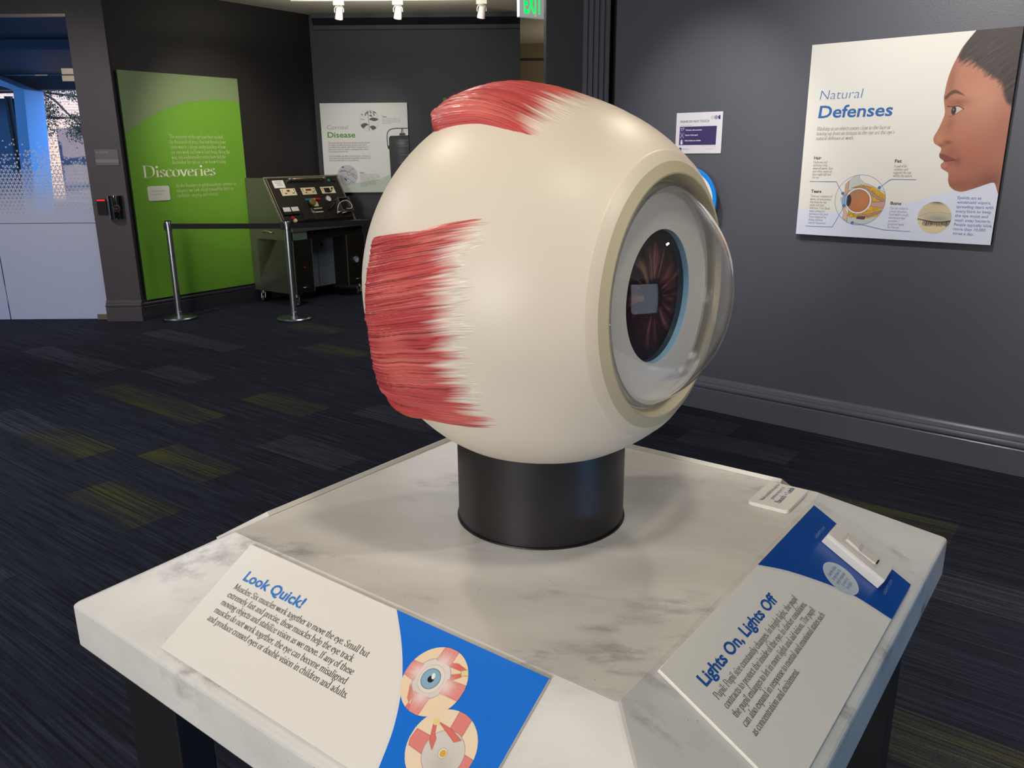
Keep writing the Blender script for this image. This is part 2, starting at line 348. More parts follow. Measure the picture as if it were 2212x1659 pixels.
def _glyph(ch, weight):
    if (ch, weight) in _gl: return _gl[(ch, weight)]
    adv, spec = G[ch]; polys = []
    nib = np.array([math.cos(rad(14)), math.sin(rad(14))]) * 3.7 * weight; thin = 1.25 * weight
    def seg(a, b):
        d = b - a; L = np.linalg.norm(d)
        if L < 1e-6: return
        pts = [a + nib, a - nib, b + nib, b - nib]; nn = np.array([-d[1], d[0]]) / L * thin
        pts += [a + nn, a - nn, b + nn, b - nn]
        P = sorted(map(tuple, pts)); hull = []
        for half in (P, P[::-1]):
            h = []
            for q in half:
                while len(h) > 1 and (h[-1][0] - h[-2][0]) * (q[1] - h[-2][1]) - (h[-1][1] - h[-2][1]) * (q[0] - h[-2][0]) <= 0: h.pop()
                h.append(q)
            hull += h[:-1]
        polys.append(hull)
    for st in spec.split(';'):
        k = st[0]; body = st[1:] if k in '~sdt' else st
        pts = [np.array(list(map(float, q.split(',')))) for q in body.split(' ')]
        if k == 's': x, y = pts[0]; y0 = y + (1.3 if y < 30 else -1.3); polys.append([(x - 9, y0 - 1.5), (x + 9, y0 - 1.5), (x + 9, y0 + 1.5), (x - 9, y0 + 1.5)])
        elif k == 'd': x, y = pts[0]; r = 5.2 * weight; polys.append([(x + r * math.cos(t), y + r * math.sin(t)) for t in np.linspace(0, 2 * math.pi, 9)[:-1]])
        elif k == 't': x, y = pts[0]; polys.append([(x - 9, y - 4), (x - 3, y - 6), (x + 3, y + 1), (x - 1, y + 1)])
        else:
            if k == '~': pts = list(_cr(pts))
            for a, b in zip(pts[:-1], pts[1:]): seg(a, b)
    _gl[(ch, weight)] = (adv, polys); return _gl[(ch, weight)]
def serif_len(txt, weight=1.0): return sum(_glyph(c, weight)[0] if c != ' ' else 23 for c in txt) / 100.0
def serif(mb, txt, x, y, size, width=None, weight=1.0, shear=0.0, z=0.001, m=0, sx=None):
    L = serif_len(txt, weight); s = width / L if width else (sx or size); cx = 0.0
    for ch in txt:
        if ch == ' ': cx += 23; continue
        adv, polys = _glyph(ch, weight)
        for p in polys:
            mb.add([(x + (cx + a + shear * b) / 100 * s, -y + b / 100 * size, z) for a, b in p], [tuple(range(len(p)))], m)
        cx += adv
    return L * s
def para(mb, lines, x, y, lead, size, longest=None, fn=serif, **kw):
    """paragraph: the longest line is set to the width `longest`; the rest share its scale"""
    sx = None
    if longest and fn is serif: sx = longest / max(serif_len(l, kw.get('weight', 1.0)) for l in lines)
    for i, l in enumerate(lines):
        if fn is serif: serif(mb, l, x, y + i * lead, size, sx=sx, **kw)
        else: sans(mb, l, x, y + i * lead, size, **kw)

# ------------------------------------------------------------------ painted prints (vertex colours of a printed picture)
def spl(pts, n=6, closed=False):
    p = list(pts)
    if closed: p = p[-2:] + p + p[:2]; c = _cr(p, n); return c[2 * n:-2 * n]
    return _cr(p, n)
class Paint:
    """a print u0..u1 (right) by v0..v1 (down) painted on a fine grid"""
    def __init__(s, u0, v0, u1, v1, nx, ny, col):
        s.b = (u0, v0, u1, v1); s.X, s.Y = np.meshgrid(np.linspace(u0, u1, nx), np.linspace(v0, v1, ny))
        s.C = np.empty((ny, nx, 3)); s.C[:] = H(col) if isinstance(col, str) else col; s.px = (u1 - u0) / nx; s.clip = None
    def _c(s, c): return np.array(H(c) if isinstance(c, str) else c)
    def put(s, a, c): s.C += (s._c(c) - s.C) * np.clip(a, 0, 1)[..., None]
    def sdist(s, poly):
        P = np.asarray(poly, float); d = np.full(s.X.shape, 1e9); ins = np.zeros(s.X.shape, bool)
        for (x0, y0), (x1, y1) in zip(P, np.roll(P, -1, 0)):
            dx, dy = x1 - x0, y1 - y0; L = dx * dx + dy * dy + 1e-18
            t = np.clip(((s.X - x0) * dx + (s.Y - y0) * dy) / L, 0, 1)
            d = np.minimum(d, (s.X - x0 - t * dx) ** 2 + (s.Y - y0 - t * dy) ** 2)
            if y0 != y1: ins ^= ((s.Y < y0) != (s.Y < y1)) & (s.X < (s.Y - y0) * dx / dy + x0)
        return np.where(ins, 1, -1) * np.sqrt(d)
    def fill(s, poly, c, soft=None, alpha=1.0, mask=None):
        w = soft or s.px; a = np.clip(s.sdist(poly) / w + 0.5, 0, 1) * alpha
        s.put(a if mask is None else a * mask, c); return a
    def line(s, pts, w, c, alpha=1.0, mask=None):
        d = np.full(s.X.shape, 1e9); P = np.asarray(pts, float)
        for (x0, y0), (x1, y1) in zip(P[:-1], P[1:]):
            dx, dy = x1 - x0, y1 - y0; L = dx * dx + dy * dy + 1e-18
            t = np.clip(((s.X - x0) * dx + (s.Y - y0) * dy) / L, 0, 1)
            d = np.minimum(d, (s.X - x0 - t * dx) ** 2 + (s.Y - y0 - t * dy) ** 2)
        a = np.clip((w / 2 - np.sqrt(d)) / s.px + 0.5, 0, 1) * alpha
        s.put(a if mask is None else a * mask, c)
    def ell(s, x, y, rx, ry, c, rot=0.0, alpha=1.0, soft=None, mask=None):
        ca, sa = math.cos(rot), math.sin(rot); X, Y = s.X - x, s.Y - y
        q = np.sqrt(((X * ca + Y * sa) / rx) ** 2 + ((-X * sa + Y * ca) / ry) ** 2)
        a = np.clip((1 - q) * min(rx, ry) / (soft or s.px) + 0.5, 0, 1) * alpha
        s.put(a if mask is None else a * mask, c); return a
    def blob(s, x, y, rx, ry, c, alpha=0.6, rot=0.0, mask=None):
        ca, sa = math.cos(rot), math.sin(rot); X, Y = s.X - x, s.Y - y
        a = np.exp(-(((X * ca + Y * sa) / rx) ** 2 + ((-X * sa + Y * ca) / ry) ** 2)) * alpha
        s.put(a if mask is None else a * mask, c)
    def obj(s, name, m, parent, z=0.0006, round_clip=None):
        ny, nx = s.X.shape; me = bpy.data.meshes.new(name)
        vs = np.stack([s.X, -s.Y, np.full(s.X.shape, z)], -1).reshape(-1, 3)
        i = np.arange(ny * nx).reshape(ny, nx); q = np.stack([i[:-1, :-1], i[1:, :-1], i[1:, 1:], i[:-1, 1:]], -1).reshape(-1, 4)
        keep = None
        if round_clip: x, y, r = round_clip; keep = (s.X - x) ** 2 + (s.Y - y) ** 2 <= r * r
        elif s.clip is not None: keep = s.clip
        if keep is not None:
            k = keep.reshape(-1); q = q[k[q].all(1)]
        me.from_pydata(vs.tolist(), [], q.tolist())
        at = me.color_attributes.new('Col', 'FLOAT_COLOR', 'POINT')
        at.data.foreach_set('color', np.concatenate([s.C.reshape(-1, 3), np.ones((ny * nx, 1))], 1).astype(np.float32).ravel())
        me.materials.append(m); me.update()
        o = bpy.data.objects.new(name, me); COL.objects.link(o); o.parent = parent; return o
RNG = np.random.default_rng(7)
def circle(x, y, r, n=64): return [(x + r * math.cos(t), y + r * math.sin(t)) for t in np.linspace(0, 2 * math.pi, n + 1)[:-1]]

# ================================================================== THE ROOM
def wframe(p, u, z=0.0):
    """wall frame: x along the wall (to the right seen from the room), y away from the room, z up"""
    return frame((p[0], p[1], z), (u[0], u[1], 0), (-u[1], u[0], 0))
def pframe(p, u, z, off=0.0):
    """panel frame on a wall: x right, y up, z towards the room; off = how far the face stands off the wall line"""
    n = np.array([u[1], -u[0]]); q = np.array(p[:2]) + off * n
    return frame((q[0], q[1], z), (u[0], u[1], 0), (0, 0, 1))
def struct(name, mb, m, mw=None, label=None, cat=None, **kw):
    o = mb.obj(name, m, **kw)
    if mw is not None: o.matrix_world = mw
    return tag(o, label, cat, kind='structure')
CEIL = 3.18
uR = unit([0.7578, -0.6525]); pR = np.array([2.6289, 3.8761])                # right wall, baseboard front line
uG = unit([0.5895, 0.8078]); pG = np.array([-3.7678, 8.1907])                # green panel wall
pD = np.array([-4.119, 8.19])                                              # entrance wall right jamb
pB = np.array([-2.277, 10.235])                                              # back wall, left corner
TH = rad(-37.3054); E1 = np.array([math.cos(TH), math.sin(TH)]); E2 = np.array([-math.sin(TH), math.cos(TH)])
def aR(a): return pR - a * uR                                                # point `a` metres leftwards along the right wall

# carpet: base plane and the accent tiles laid in it, local x along the streaks
fm = Matrix.Rotation(TH, 4, 'Z')
mb = MB(); mb.add([(-14, -12, 0), (10, -12, 0), (10, 14, 0), (-14, 14, 0)], [(0, 1, 2, 3)], 0)
acc = [(-1.84, 4.29, 1), (-1.77, 3.44, 1), (-2.62, 4.42, 1), (-1.25, 5.18, 1), (-1.13, 4.2, 2), (-2.28, 5.98, 2), (-3.62, 6.46, 2), (-2.72, 5.42, 1),
       (-2.35, 3.05, 2), (-2.9, 3.45, 2), (-3.3, 5.0, 2), (-4.1, 5.6, 1), (-2.2, 5.05, 1), (-1.9, 7.6, 1), (-3.2, 7.4, 2), (-1.35, 6.7, 1), (-2.6, 6.9, 2), (-4.2, 6.9, 2),
       (0.95, 4.95, 2), (1.35, 4.4, 2), (1.75, 3.35, 1), (1.5, 1.75, 1), (1.95, 2.6, 2), (1.35, 1.35, 1), (2.1, 1.9, 2), (-1.15, 0.85, 2), (-1.5, 1.6, 1), (-0.5, 4.9, 2), (0.2, 5.6, 1), (-0.7, 6.2, 1), (1.3, 2.95, 2)]
for x, y, k in acc:
    u = x * E1[0] + y * E1[1]; v = x * E2[0] + y * E2[1]
    v = round(v / 0.25) * 0.25; row = int(round(v / 0.25)); u = round((u - row * 0.21) / 0.65) * 0.65 + row * 0.21
    mb.add([(u - 0.325, v - 0.125, 0.0008), (u + 0.325, v - 0.125, 0.0008), (u + 0.325, v + 0.125, 0.0008), (u - 0.325, v + 0.125, 0.0008)], [(0, 1, 2, 3)], k)
struct('floor', mb, [M_CARPET, M_CARP_G, M_CARP_L], fm, 'dark navy streaked carpet tiles with green and grey accents', 'floor')

BASE_PROF = [(-0.04, 0), (0, 0), (0, 0.135), (-0.004, 0.140), (-0.004, 0.147), (0.005, 0.153), (0.005, 0.163), (-0.007, 0.168), (-0.012, 0.176), (-0.012, 0.183), (-0.020, 0.188), (-0.024, 0.200), (-0.032, 0.210), (-0.04, 0.214)]
def baseboard(name, p, u, x0, x1, m, lab):
    mb = MB(); mb.prism([(-d, z) for d, z in BASE_PROF], 'x', x0, x1)
    return struct(name, mb, m, wframe(p, u), lab, 'baseboard')
def wall(name, p, u, x0, x1, m, lab, z0=0.0, z1=CEIL, off=0.04, t=0.12):
    return struct(name, MB().box((x0, off, z0), (x1, off + t, z1)), m, wframe(p, u), lab, 'wall')
wall('wall_right', pR, uR, -2.60, 5.2, M_WALL, 'grey painted wall carrying the white defenses poster')
baseboard('baseboard_right', pR, uR, -2.60, 5.2, M_TRIM, 'grey moulded baseboard along the right wall')
wall('wall_left', pG, uG, -0.02, 2.60, M_WALL_BLK, 'near black wall behind the green discoveries panel')
baseboard('baseboard_left', pG, uG, 0.0, 2.53, M_TRIM_DK, 'dark moulded baseboard under the green panel')
wall('wall_back', pB, (1, 0), -0.12, 2.405, M_WALL_DK, 'charcoal back wall behind the corneal disease poster', off=0.0)
baseboard('baseboard_back', pB - np.array([0, 0.04]), (1, 0), 0.02, 2.405, M_TRIM_DK, 'dark moulded baseboard along the back wall')
mb = MB(); mb.prism([(0.0, 3.01), (-0.012, 3.015), (-0.02, 3.06), (-0.09, 3.13), (-0.10, 3.18), (0, 3.18)], 'x', 0.0, 2.405)
struct('trim_cornice', mb, M_WALL_DK, wframe(pB, (1, 0)), 'charcoal cornice along the top of the back wall', 'cornice')
# entrance: mauve pier between glass door and green panel, wall above the door
mb = MB(); mb.box((0.0, 0.0, 0), (0.351, 0.14, CEIL)); mb.box((-2.6, 0.0, 2.905), (0.0, 0.14, CEIL))
struct('wall_entrance', mb, M_WALL_MV, wframe(pD, (1, 0)), 'mauve grey pier and header framing the glass entrance door', 'wall')
mb = MB(); mb.prism([(-d - 0.04, z) for d, z in BASE_PROF], 'x', 0.0, 0.36)
struct('baseboard_entrance', mb, M_WALL_MV, wframe(pD, (1, 0)), 'mauve grey baseboard at the foot of the pier', 'baseboard')
# partition end with fluted casing where the right wall stops
pp = aR(2.61)
mb = MB(); mb.box((0.245, 5.80, 0), (0.50, 6.2, CEIL)); mb.box((0.50, 5.87, 0), (0.82, 6.2, CEIL))
struct('pillar_1', mb, M_WALL_DK, None, 'charcoal end of the partition beside the fluted casing', 'pillar')
mb = MB(); x0 = 0.487; n = 5; w = 0.183 / n
mb.box((x0, 5.77, 0), (x0 + 0.183, 5.86, CEIL))
for i in range(n): mb.box((x0 + i * w + 0.006, 5.752, 0.0), (x0 + (i + 1) * w - 0.006, 5.775, CEIL))
struct('trim_1', mb, M_WALL, None, 'grey fluted vertical casing at the end of the right wall', 'casing', bevel=0.004)
wall('wall_passage', (-0.6, 13.0), (1, 0), 0, 5, M_TAN, 'tan lit wall seen far down the passage', off=0.0)
struct('trim_2', MB().box((-0.6, 12.97, 2.94), (4.4, 13.0, 2.97)), M_WALL_BLK, None, 'dark picture rail on the tan passage wall', 'trim')
struct('trim_3', MB().box((-0.6, 12.9, 2.6), (4.4, 13.0, 2.66)), M_TAN, None, 'tan ledge on the passage wall', 'trim')
# walls out of the picture close the room
struct('wall_front', MB().box((-7, -4.2, 0), (7, -4.05, CEIL)), M_WALL_DK, None, 'charcoal wall behind the viewer', 'wall')
struct('wall_outer', MB().box((-6.9, -4.2, 0), (-6.72, 8.19, CEIL)), M_WALL_DK, None, 'charcoal wall outside the left of the view', 'wall')
struct('wall_inner', MB().box((4.6, -4.2, 0), (4.75, 13.2, CEIL)), M_WALL_DK, None, 'charcoal wall outside the right of the view', 'wall')
struct('ceiling', MB().add([(-6.9, -4.2, 0), (4.75, -4.2, 0), (4.75, 13.2, 0), (-2.4, 13.2, 0), (-2.4, 10.3, 0), (-3.9, 8.33, 0), (-6.9, 8.33, 0),
    (-6.9, -4.2, 0.15), (4.75, -4.2, 0.15), (4.75, 13.2, 0.15), (-2.4, 13.2, 0.15), (-2.4, 10.3, 0.15), (-3.9, 8.33, 0.15), (-6.9, 8.33, 0.15)],
    [(0, 1, 2, 3, 4, 5, 6), (13, 12, 11, 10, 9, 8, 7)] + [(i, i + 7, (i + 1) % 7 + 7, (i + 1) % 7) for i in range(7)]), M_CEIL, Matrix.Translation((0, 0, CEIL)), 'off white plaster ceiling', 'ceiling')

# ------------------------------------------------------------------ glass entrance: door leaf with frit, transom
def frit(mb, x0, x1, side=0.041):
    """ceramic frit: triangles that thin out upwards and close up downwards"""
    h = side * math.sqrt(3) / 2; r = random.Random(4); z = 0.98
    while z < 1.86:
        row = int(round(z / h)); t = (z - 1.0) / 0.82
        if z < 1.20: s = 0.995 - 0.07 * max(0, (z - 1.0)) / 0.2
        else: s = 0.925 - 0.42 * min(1, (z - 1.20) / 0.55) ** 0.8
        p = 1.0 if z < 1.45 else max(0.0, 1.0 - (z - 1.45) / 0.36) ** 1.1
        x = x0 - side; k = 0
        while x < x1 + side:
            up = (k + row) % 2 == 0
            if r.random() < p:
                cx, cz = x + side / 2, z + (h / 3 if up else 2 * h / 3)
                d = 1 if up else -1
                tri = [(cx - side / 2 * s, cz - d * h / 3 * s), (cx + side / 2 * s, cz - d * h / 3 * s), (cx, cz + d * 2 * h / 3 * s)]
                if min(q[0] for q in tri) > x0 and max(q[0] for q in tri) < x1:
                    mb.add([(a, -0.001, b) for a, b in tri], [(0, 1, 2) if up else (0, 2, 1)])
            x += side / 2; k += 1
        z += h
    mb.add([(x0, -0.001, 0.012), (x1, -0.001, 0.012), (x1, -0.001, 0.985), (x0, -0.001, 0.985)], [(0, 1, 2, 3)])
def frit_mat():
    m = mat('white_frit', '#eae8ea', 0.5); t = m.node_tree; b = t.nodes['Principled BSDF']; tl_ = t.nodes.new('ShaderNodeBsdfTranslucent'); tl_.inputs[0].default_value = (0.9, 0.85, 0.83, 1)
    mx = t.nodes.new('ShaderNodeMixShader'); mx.inputs[0].default_value = 0.4; t.links.new(b.outputs[0], mx.inputs[1]); t.links.new(tl_.outputs[0], mx.inputs[2]); t.links.new(mx.outputs[0], t.nodes['Material Output'].inputs[0]); return m
M_FRIT = frit_mat()
dm = wframe(pD + np.array([0, 0.05]), (1, 0))
door = empty('door_1', dm, 'glass entrance door with triangle frit pattern', 'door', kind='structure')
MB().box((-1.035, 0, 0.012), (-0.004, 0.012, 2.365)).obj('pane', M_GLASS, door)
mb = MB(); frit(mb, -1.033, -0.006); mb.obj('frit', M_FRIT, door)
MB().box((-0.135, -0.012, 2.31), (-0.002, 0.024, 2.362)).obj('pivot_fitting', M_ALU, door, bevel=0.002)
MB().box((-0.138, -0.012, 0.004), (-0.002, 0.024, 0.062)).obj('floor_fitting', M_ALU, door, bevel=0.002)
dl = empty('door_2', dm, 'fixed glass sidelight left of the entrance door', 'door', kind='structure')
MB().box((-2.5, 0, 0.012), (-1.041, 0.012, 2.365)).obj('pane', M_GLASS, dl)
mb = MB(); frit(mb, -2.5, -1.043); mb.obj('frit', M_FRIT, dl)
wn = empty('window_1', dm, 'glass transom above the entrance door', 'window', kind='structure')
MB().box((-2.5, 0, 2.371), (-0.004, 0.012, 2.89)).obj('pane', M_GLASS, wn)
MB().box((-0.132, -0.012, 2.372), (-0.002, 0.024, 2.427)).obj('pivot_fitting', M_ALU, wn, bevel=0.002)
MB().box((-2.5, -0.015, 2.878), (-0.002, 0.03, 2.905)).obj('head_channel', M_ALU, wn)

# ------------------------------------------------------------------ outside, seen through the glass
M_PAVE = wall_paint('grey_paving', '#5d5d62', 0.8)
M_SOFF = mat('dark_soffit', '#2c3238', 0.6); M_RENDER = mat('white_render', '#e4ecf4', 0.6)
struct('ground', MB().box((-45, 8.36, -0.12), (6, 60, -0.02)), M_PAVE, None, 'grey paving outside the glass door', 'ground')
mb = MB(); mb.box((-30, 8.4, 3.80), (-2, 24.7, 4.05)); mb.box((-30, 12.5, 3.62), (-2, 13.0, 3.80)); mb.box((-30, 17.0, 3.62), (-2, 17.4, 3.80)); mb.box((-30, 24.3, 3.42), (-2, 24.7, 3.80))  # front carried out far enough to keep the portal post shaded
canopy = struct('canopy', mb, M_SOFF, None, 'dark canopy soffit outside above the entrance', 'canopy')
fr = empty('portal_frame', (-14.2, 24.0, 0), 'pale angled portal frame standing outside in blue shade', 'portal')
mb = MB(); mb.prism([(0.42, -0.02), (0.74, -0.02), (0.96, 3.38), (0.66, 3.36)], 'y', -0.5, 0.5); mb.obj('post', M_RENDER, fr, bevel=0.02)
mb = MB(); mb.prism([(0.66, 3.36), (0.96, 3.38), (-2.6, 4.9), (-2.6, 4.45)], 'y', -0.5, 0.5); mb.obj('rafter', M_RENDER, fr, bevel=0.02)
mb = MB(); mb.box((-2.6, 0.3, -0.02), (0.2, 0.36, 3.2)); mb.obj('shopfront', mat('dark_shopfront_glass', '#15131c', 0.15), fr)
mb = MB(); mb.box((-0.02, 0.2, -0.02), (0.06, 0.32, 3.25)); mb.box((0.10, 0.2, -0.02), (0.16, 0.32, 3.25)); mb.obj('mullion', M_BLACK, fr)
def brick():
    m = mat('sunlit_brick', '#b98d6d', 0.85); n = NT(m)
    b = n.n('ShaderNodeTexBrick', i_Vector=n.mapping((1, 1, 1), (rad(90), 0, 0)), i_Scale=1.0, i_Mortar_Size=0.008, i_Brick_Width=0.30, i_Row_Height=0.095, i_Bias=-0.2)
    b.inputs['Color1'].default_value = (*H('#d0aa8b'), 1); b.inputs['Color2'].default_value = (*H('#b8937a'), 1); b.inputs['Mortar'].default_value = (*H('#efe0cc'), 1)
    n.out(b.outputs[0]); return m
bb = empty('brick_building', (-16.8, 30.5, 0), 'sunlit brick building seen through the glass door', 'building')
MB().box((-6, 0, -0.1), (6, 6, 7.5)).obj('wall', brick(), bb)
MB().box((1.02, -0.9, -0.02), (6, 0.0, 2.55)).obj('wing_wall', mat('brick_shade_tone', '#7a6c6a', 0.8), bb)  # shadow on the brick is put into this block's darker colour
tr = empty('courtyard_tree', (-17.3, 28.3, -0.05), 'dark leafy tree in front of the sunlit brick wall', 'tree')
M_BARK = mat('bark', '#2a2019', 0.9); M_LEAF = mat('dark_leaves', '#20301c', 0.7)
mb = MB(); mb.tube([(0.0, 0, 0), (0.06, 0, 1.2), (-0.02, 0.05, 2.4), (0.1, 0, 4.4)], [0.16, 0.13, 0.11, 0.05]); mb.obj('trunk', M_BARK, tr, smooth=True)
for pts in ([(0.0, 0, 3.85), (1.2, -0.1, 3.82), (2.2, -0.1, 3.55), (2.7, -0.1, 3.05), (3.2, -0.1, 2.55)], [(0.0, 0, 2.85), (1.5, 0, 2.95), (2.3, 0.05, 2.88), (3.3, 0, 2.92)], [(0.05, 0, 3.7), (1.6, 0.1, 3.72), (2.5, 0.1, 3.62), (3.4, 0, 3.50)]):
    mb = MB(); q = list(_cr(pts, 4)); mb.tube(q, [0.055 * (1 - 0.6 * i / len(q)) for i in range(len(q))], 7); mb.obj('branch', M_BARK, tr, smooth=True)
mb = MB(); r = random.Random(11)
for cx, cy, cz, sx, sz, k in ((2.03, 0, 3.15, 0.20, 0.8, 900), (1.95, 0, 2.5, 0.16, 0.3, 160), (2.2, 0, 3.1, 0.3, 0.35, 260), (3.05, -0.1, 2.5, 0.36, 0.42, 1100), (3.0, 0, 2.9, 0.4, 0.14, 240), (3.0, 0, 3.55, 0.45, 0.14, 320), (2.4, 0.2, 3.85, 0.9, 0.22, 900)):
    for _ in range(k):
        p = np.array([r.gauss(cx, sx * 0.5), r.gauss(cy, 0.3), r.gauss(cz, sz * 0.5)])
        a = unit([r.gauss(0, 1) for _ in range(3)]); b = unit(np.cross(a, [r.gauss(0, 1) for _ in range(3)])); s = r.uniform(0.022, 0.048)
        mb.add([p - a * s, p + b * s * 0.5, p + a * s, p - b * s * 0.5], [(0, 1, 2, 3)])
mb.obj('foliage', M_LEAF, tr)
mb = MB(); mb.box((0.3, -0.3, 0.0), (3.4, 0.3, 0.2)); o = mb.obj('planter_kerb', M_PAVE); o.location = (-16.9, 27.6, -0.02); tag(o, 'low grey kerb at the foot of the tree', 'kerb')

# ================================================================== THE EXHIBIT TABLE
K = 0.65
TC = np.array([0.0521, 1.4021]); TOP = 0.98; TA, TB, TD, TT = 0.3947, 0.6004, 0.1205, 0.0848
TM = Matrix.Translation((TC[0], TC[1], 0)) @ Matrix.Rotation(TH, 4, 'Z')
tbl = empty('display_table', TM, 'square marble topped display table with sloping edges on black legs', 'table')
mb = MB(); sq = [(-1, -1), (1, -1), (1, 1), (-1, 1)]
vs = [(x * TA, y * TA, TOP) for x, y in sq] + [(x * TB, y * TB, TOP - TD) for x, y in sq] + [(x * TB, y * TB, TOP - TD - TT) for x, y in sq]
mb.add(vs, [(0, 1, 2, 3)] + [(i, i + 4, (i + 1) % 4 + 4, (i + 1) % 4) for i in range(4)] + [(i + 4, i + 8, (i + 1) % 4 + 8, (i + 1) % 4 + 4) for i in range(4)] + [(11, 10, 9, 8)])
top = mb.obj('tabletop', M_MARBLE, tbl, bevel=0.005)
for k in range(4):
    o = MB().box((-0.555, -0.552, 0.0), (-0.385, -0.487, TOP - TD - TT)).obj('leg', M_BLACKM, tbl, bevel=0.003)
    o.matrix_local = Matrix.Rotation(k * math.pi / 2, 4, 'Z')
MB().box((-0.45, -0.45, TOP - TD - TT - 0.05), (0.45, 0.45, TOP - TD - TT)).obj('frame', M_BLACKM, tbl)

SW = TB - TA; SL = math.hypot(SW, TD)
def slope(side, u, v, lift=0.0):
    """panel frame on a sloping edge of the table; side 0 = towards the viewer's left, 1 = right, 2 = back right, 3 = back left"""
    dn = np.array([0, -SW, -TD]) / SL; nn = np.array([0, -TD, SW]) / SL
    o = np.array([u, -TA, TOP]) + v * dn + lift * nn
    return TM @ Matrix.Rotation(side * math.pi / 2, 4, 'Z') @ frame(o, (1, 0, 0), tuple(-dn))
def plate(mb, w, h, t, r=0.0, n=6, m=0):
    """plate of thickness t whose face lies at z = 0"""
    if r: poly = [(cx + r * math.cos(a), cy + r * math.sin(a)) for cx, cy, a0 in ((w - r, -r, 0), (r, -r, 90), (r, -h + r, 180), (w - r, -h + r, 270)) for a in np.radians(np.linspace(a0, a0 + 90, n))]
    else: poly = [(0, 0), (0, -h), (w, -h), (w, 0)]
    return mb.prism(poly, 'z', -t, 0, m)
M_PBLUE = mat('bright_blue_print', '#006fd8', 0.32); M_PBLUE2 = mat('deep_blue_print', '#08489c', 0.32); M_PTXT = mat('dark_brown_ink', '#4a4443', 0.5); M_PHEAD = mat('blue_ink', '#1a76c8', 0.4); M_PHEAD2 = mat('deep_blue_ink', '#1457a6', 0.4)
M_PHALO = mat('pale_halo_print', '#dcdbdb', 0.32)
PT = 0.0055
# --- «Look Quick!» panel
pl = empty('look_quick_panel', slope(0, -0.3278, 0.0095, PT + 0.0004), 'white and blue text panel headed Look Quick on the near left slope', 'sign panel', 'text panels on the table slopes')
PW, PH = 0.628, 0.2113
plate(MB(), PW, PH, PT).obj('board', M_PAPERG, pl, bevel=0.0008)
cv = [tuple(p) for p in spl([(0.354, 0.0), (0.391, 0.0345), (0.420, 0.066), (0.4456, 0.101), (0.4675, 0.1447), (0.481, 0.19), (0.486, PH)])]
MB().flat([(u - 0.006, v) for u, v in cv] + cv[::-1], 0.0002).obj('halo_edge', mat('faint_halo_print', '#e2dfda', 0.3), pl)
MB().flat(cv + [(PW, PH), (PW, 0.0)], 0.0004).obj('blue_field', M_PBLUE, pl)
mb = MB(); sans(mb, 'Look Quick!', 0.045, 0.0604, 0.0253, 0.1485, bold=0.026, shear=0.0, z=0.0005); mb.obj('heading', M_PHEAD, pl)
mb = MB(); para(mb, ['Muscles: Six muscles work together to move the eye. Small but', 'extremely fast and precise, these muscles help the eye track', 'moving objects and stabilize vision as we move. If any of these', 'muscles do not work together, the eye can become misaligned', 'and produce crossed eyes or double vision in children and adults.'], 0.0418, 0.0800, 0.01535, 0.0158, 0.331, weight=1.18, z=0.0005); mb.obj('paragraph', M_PTXT, pl)
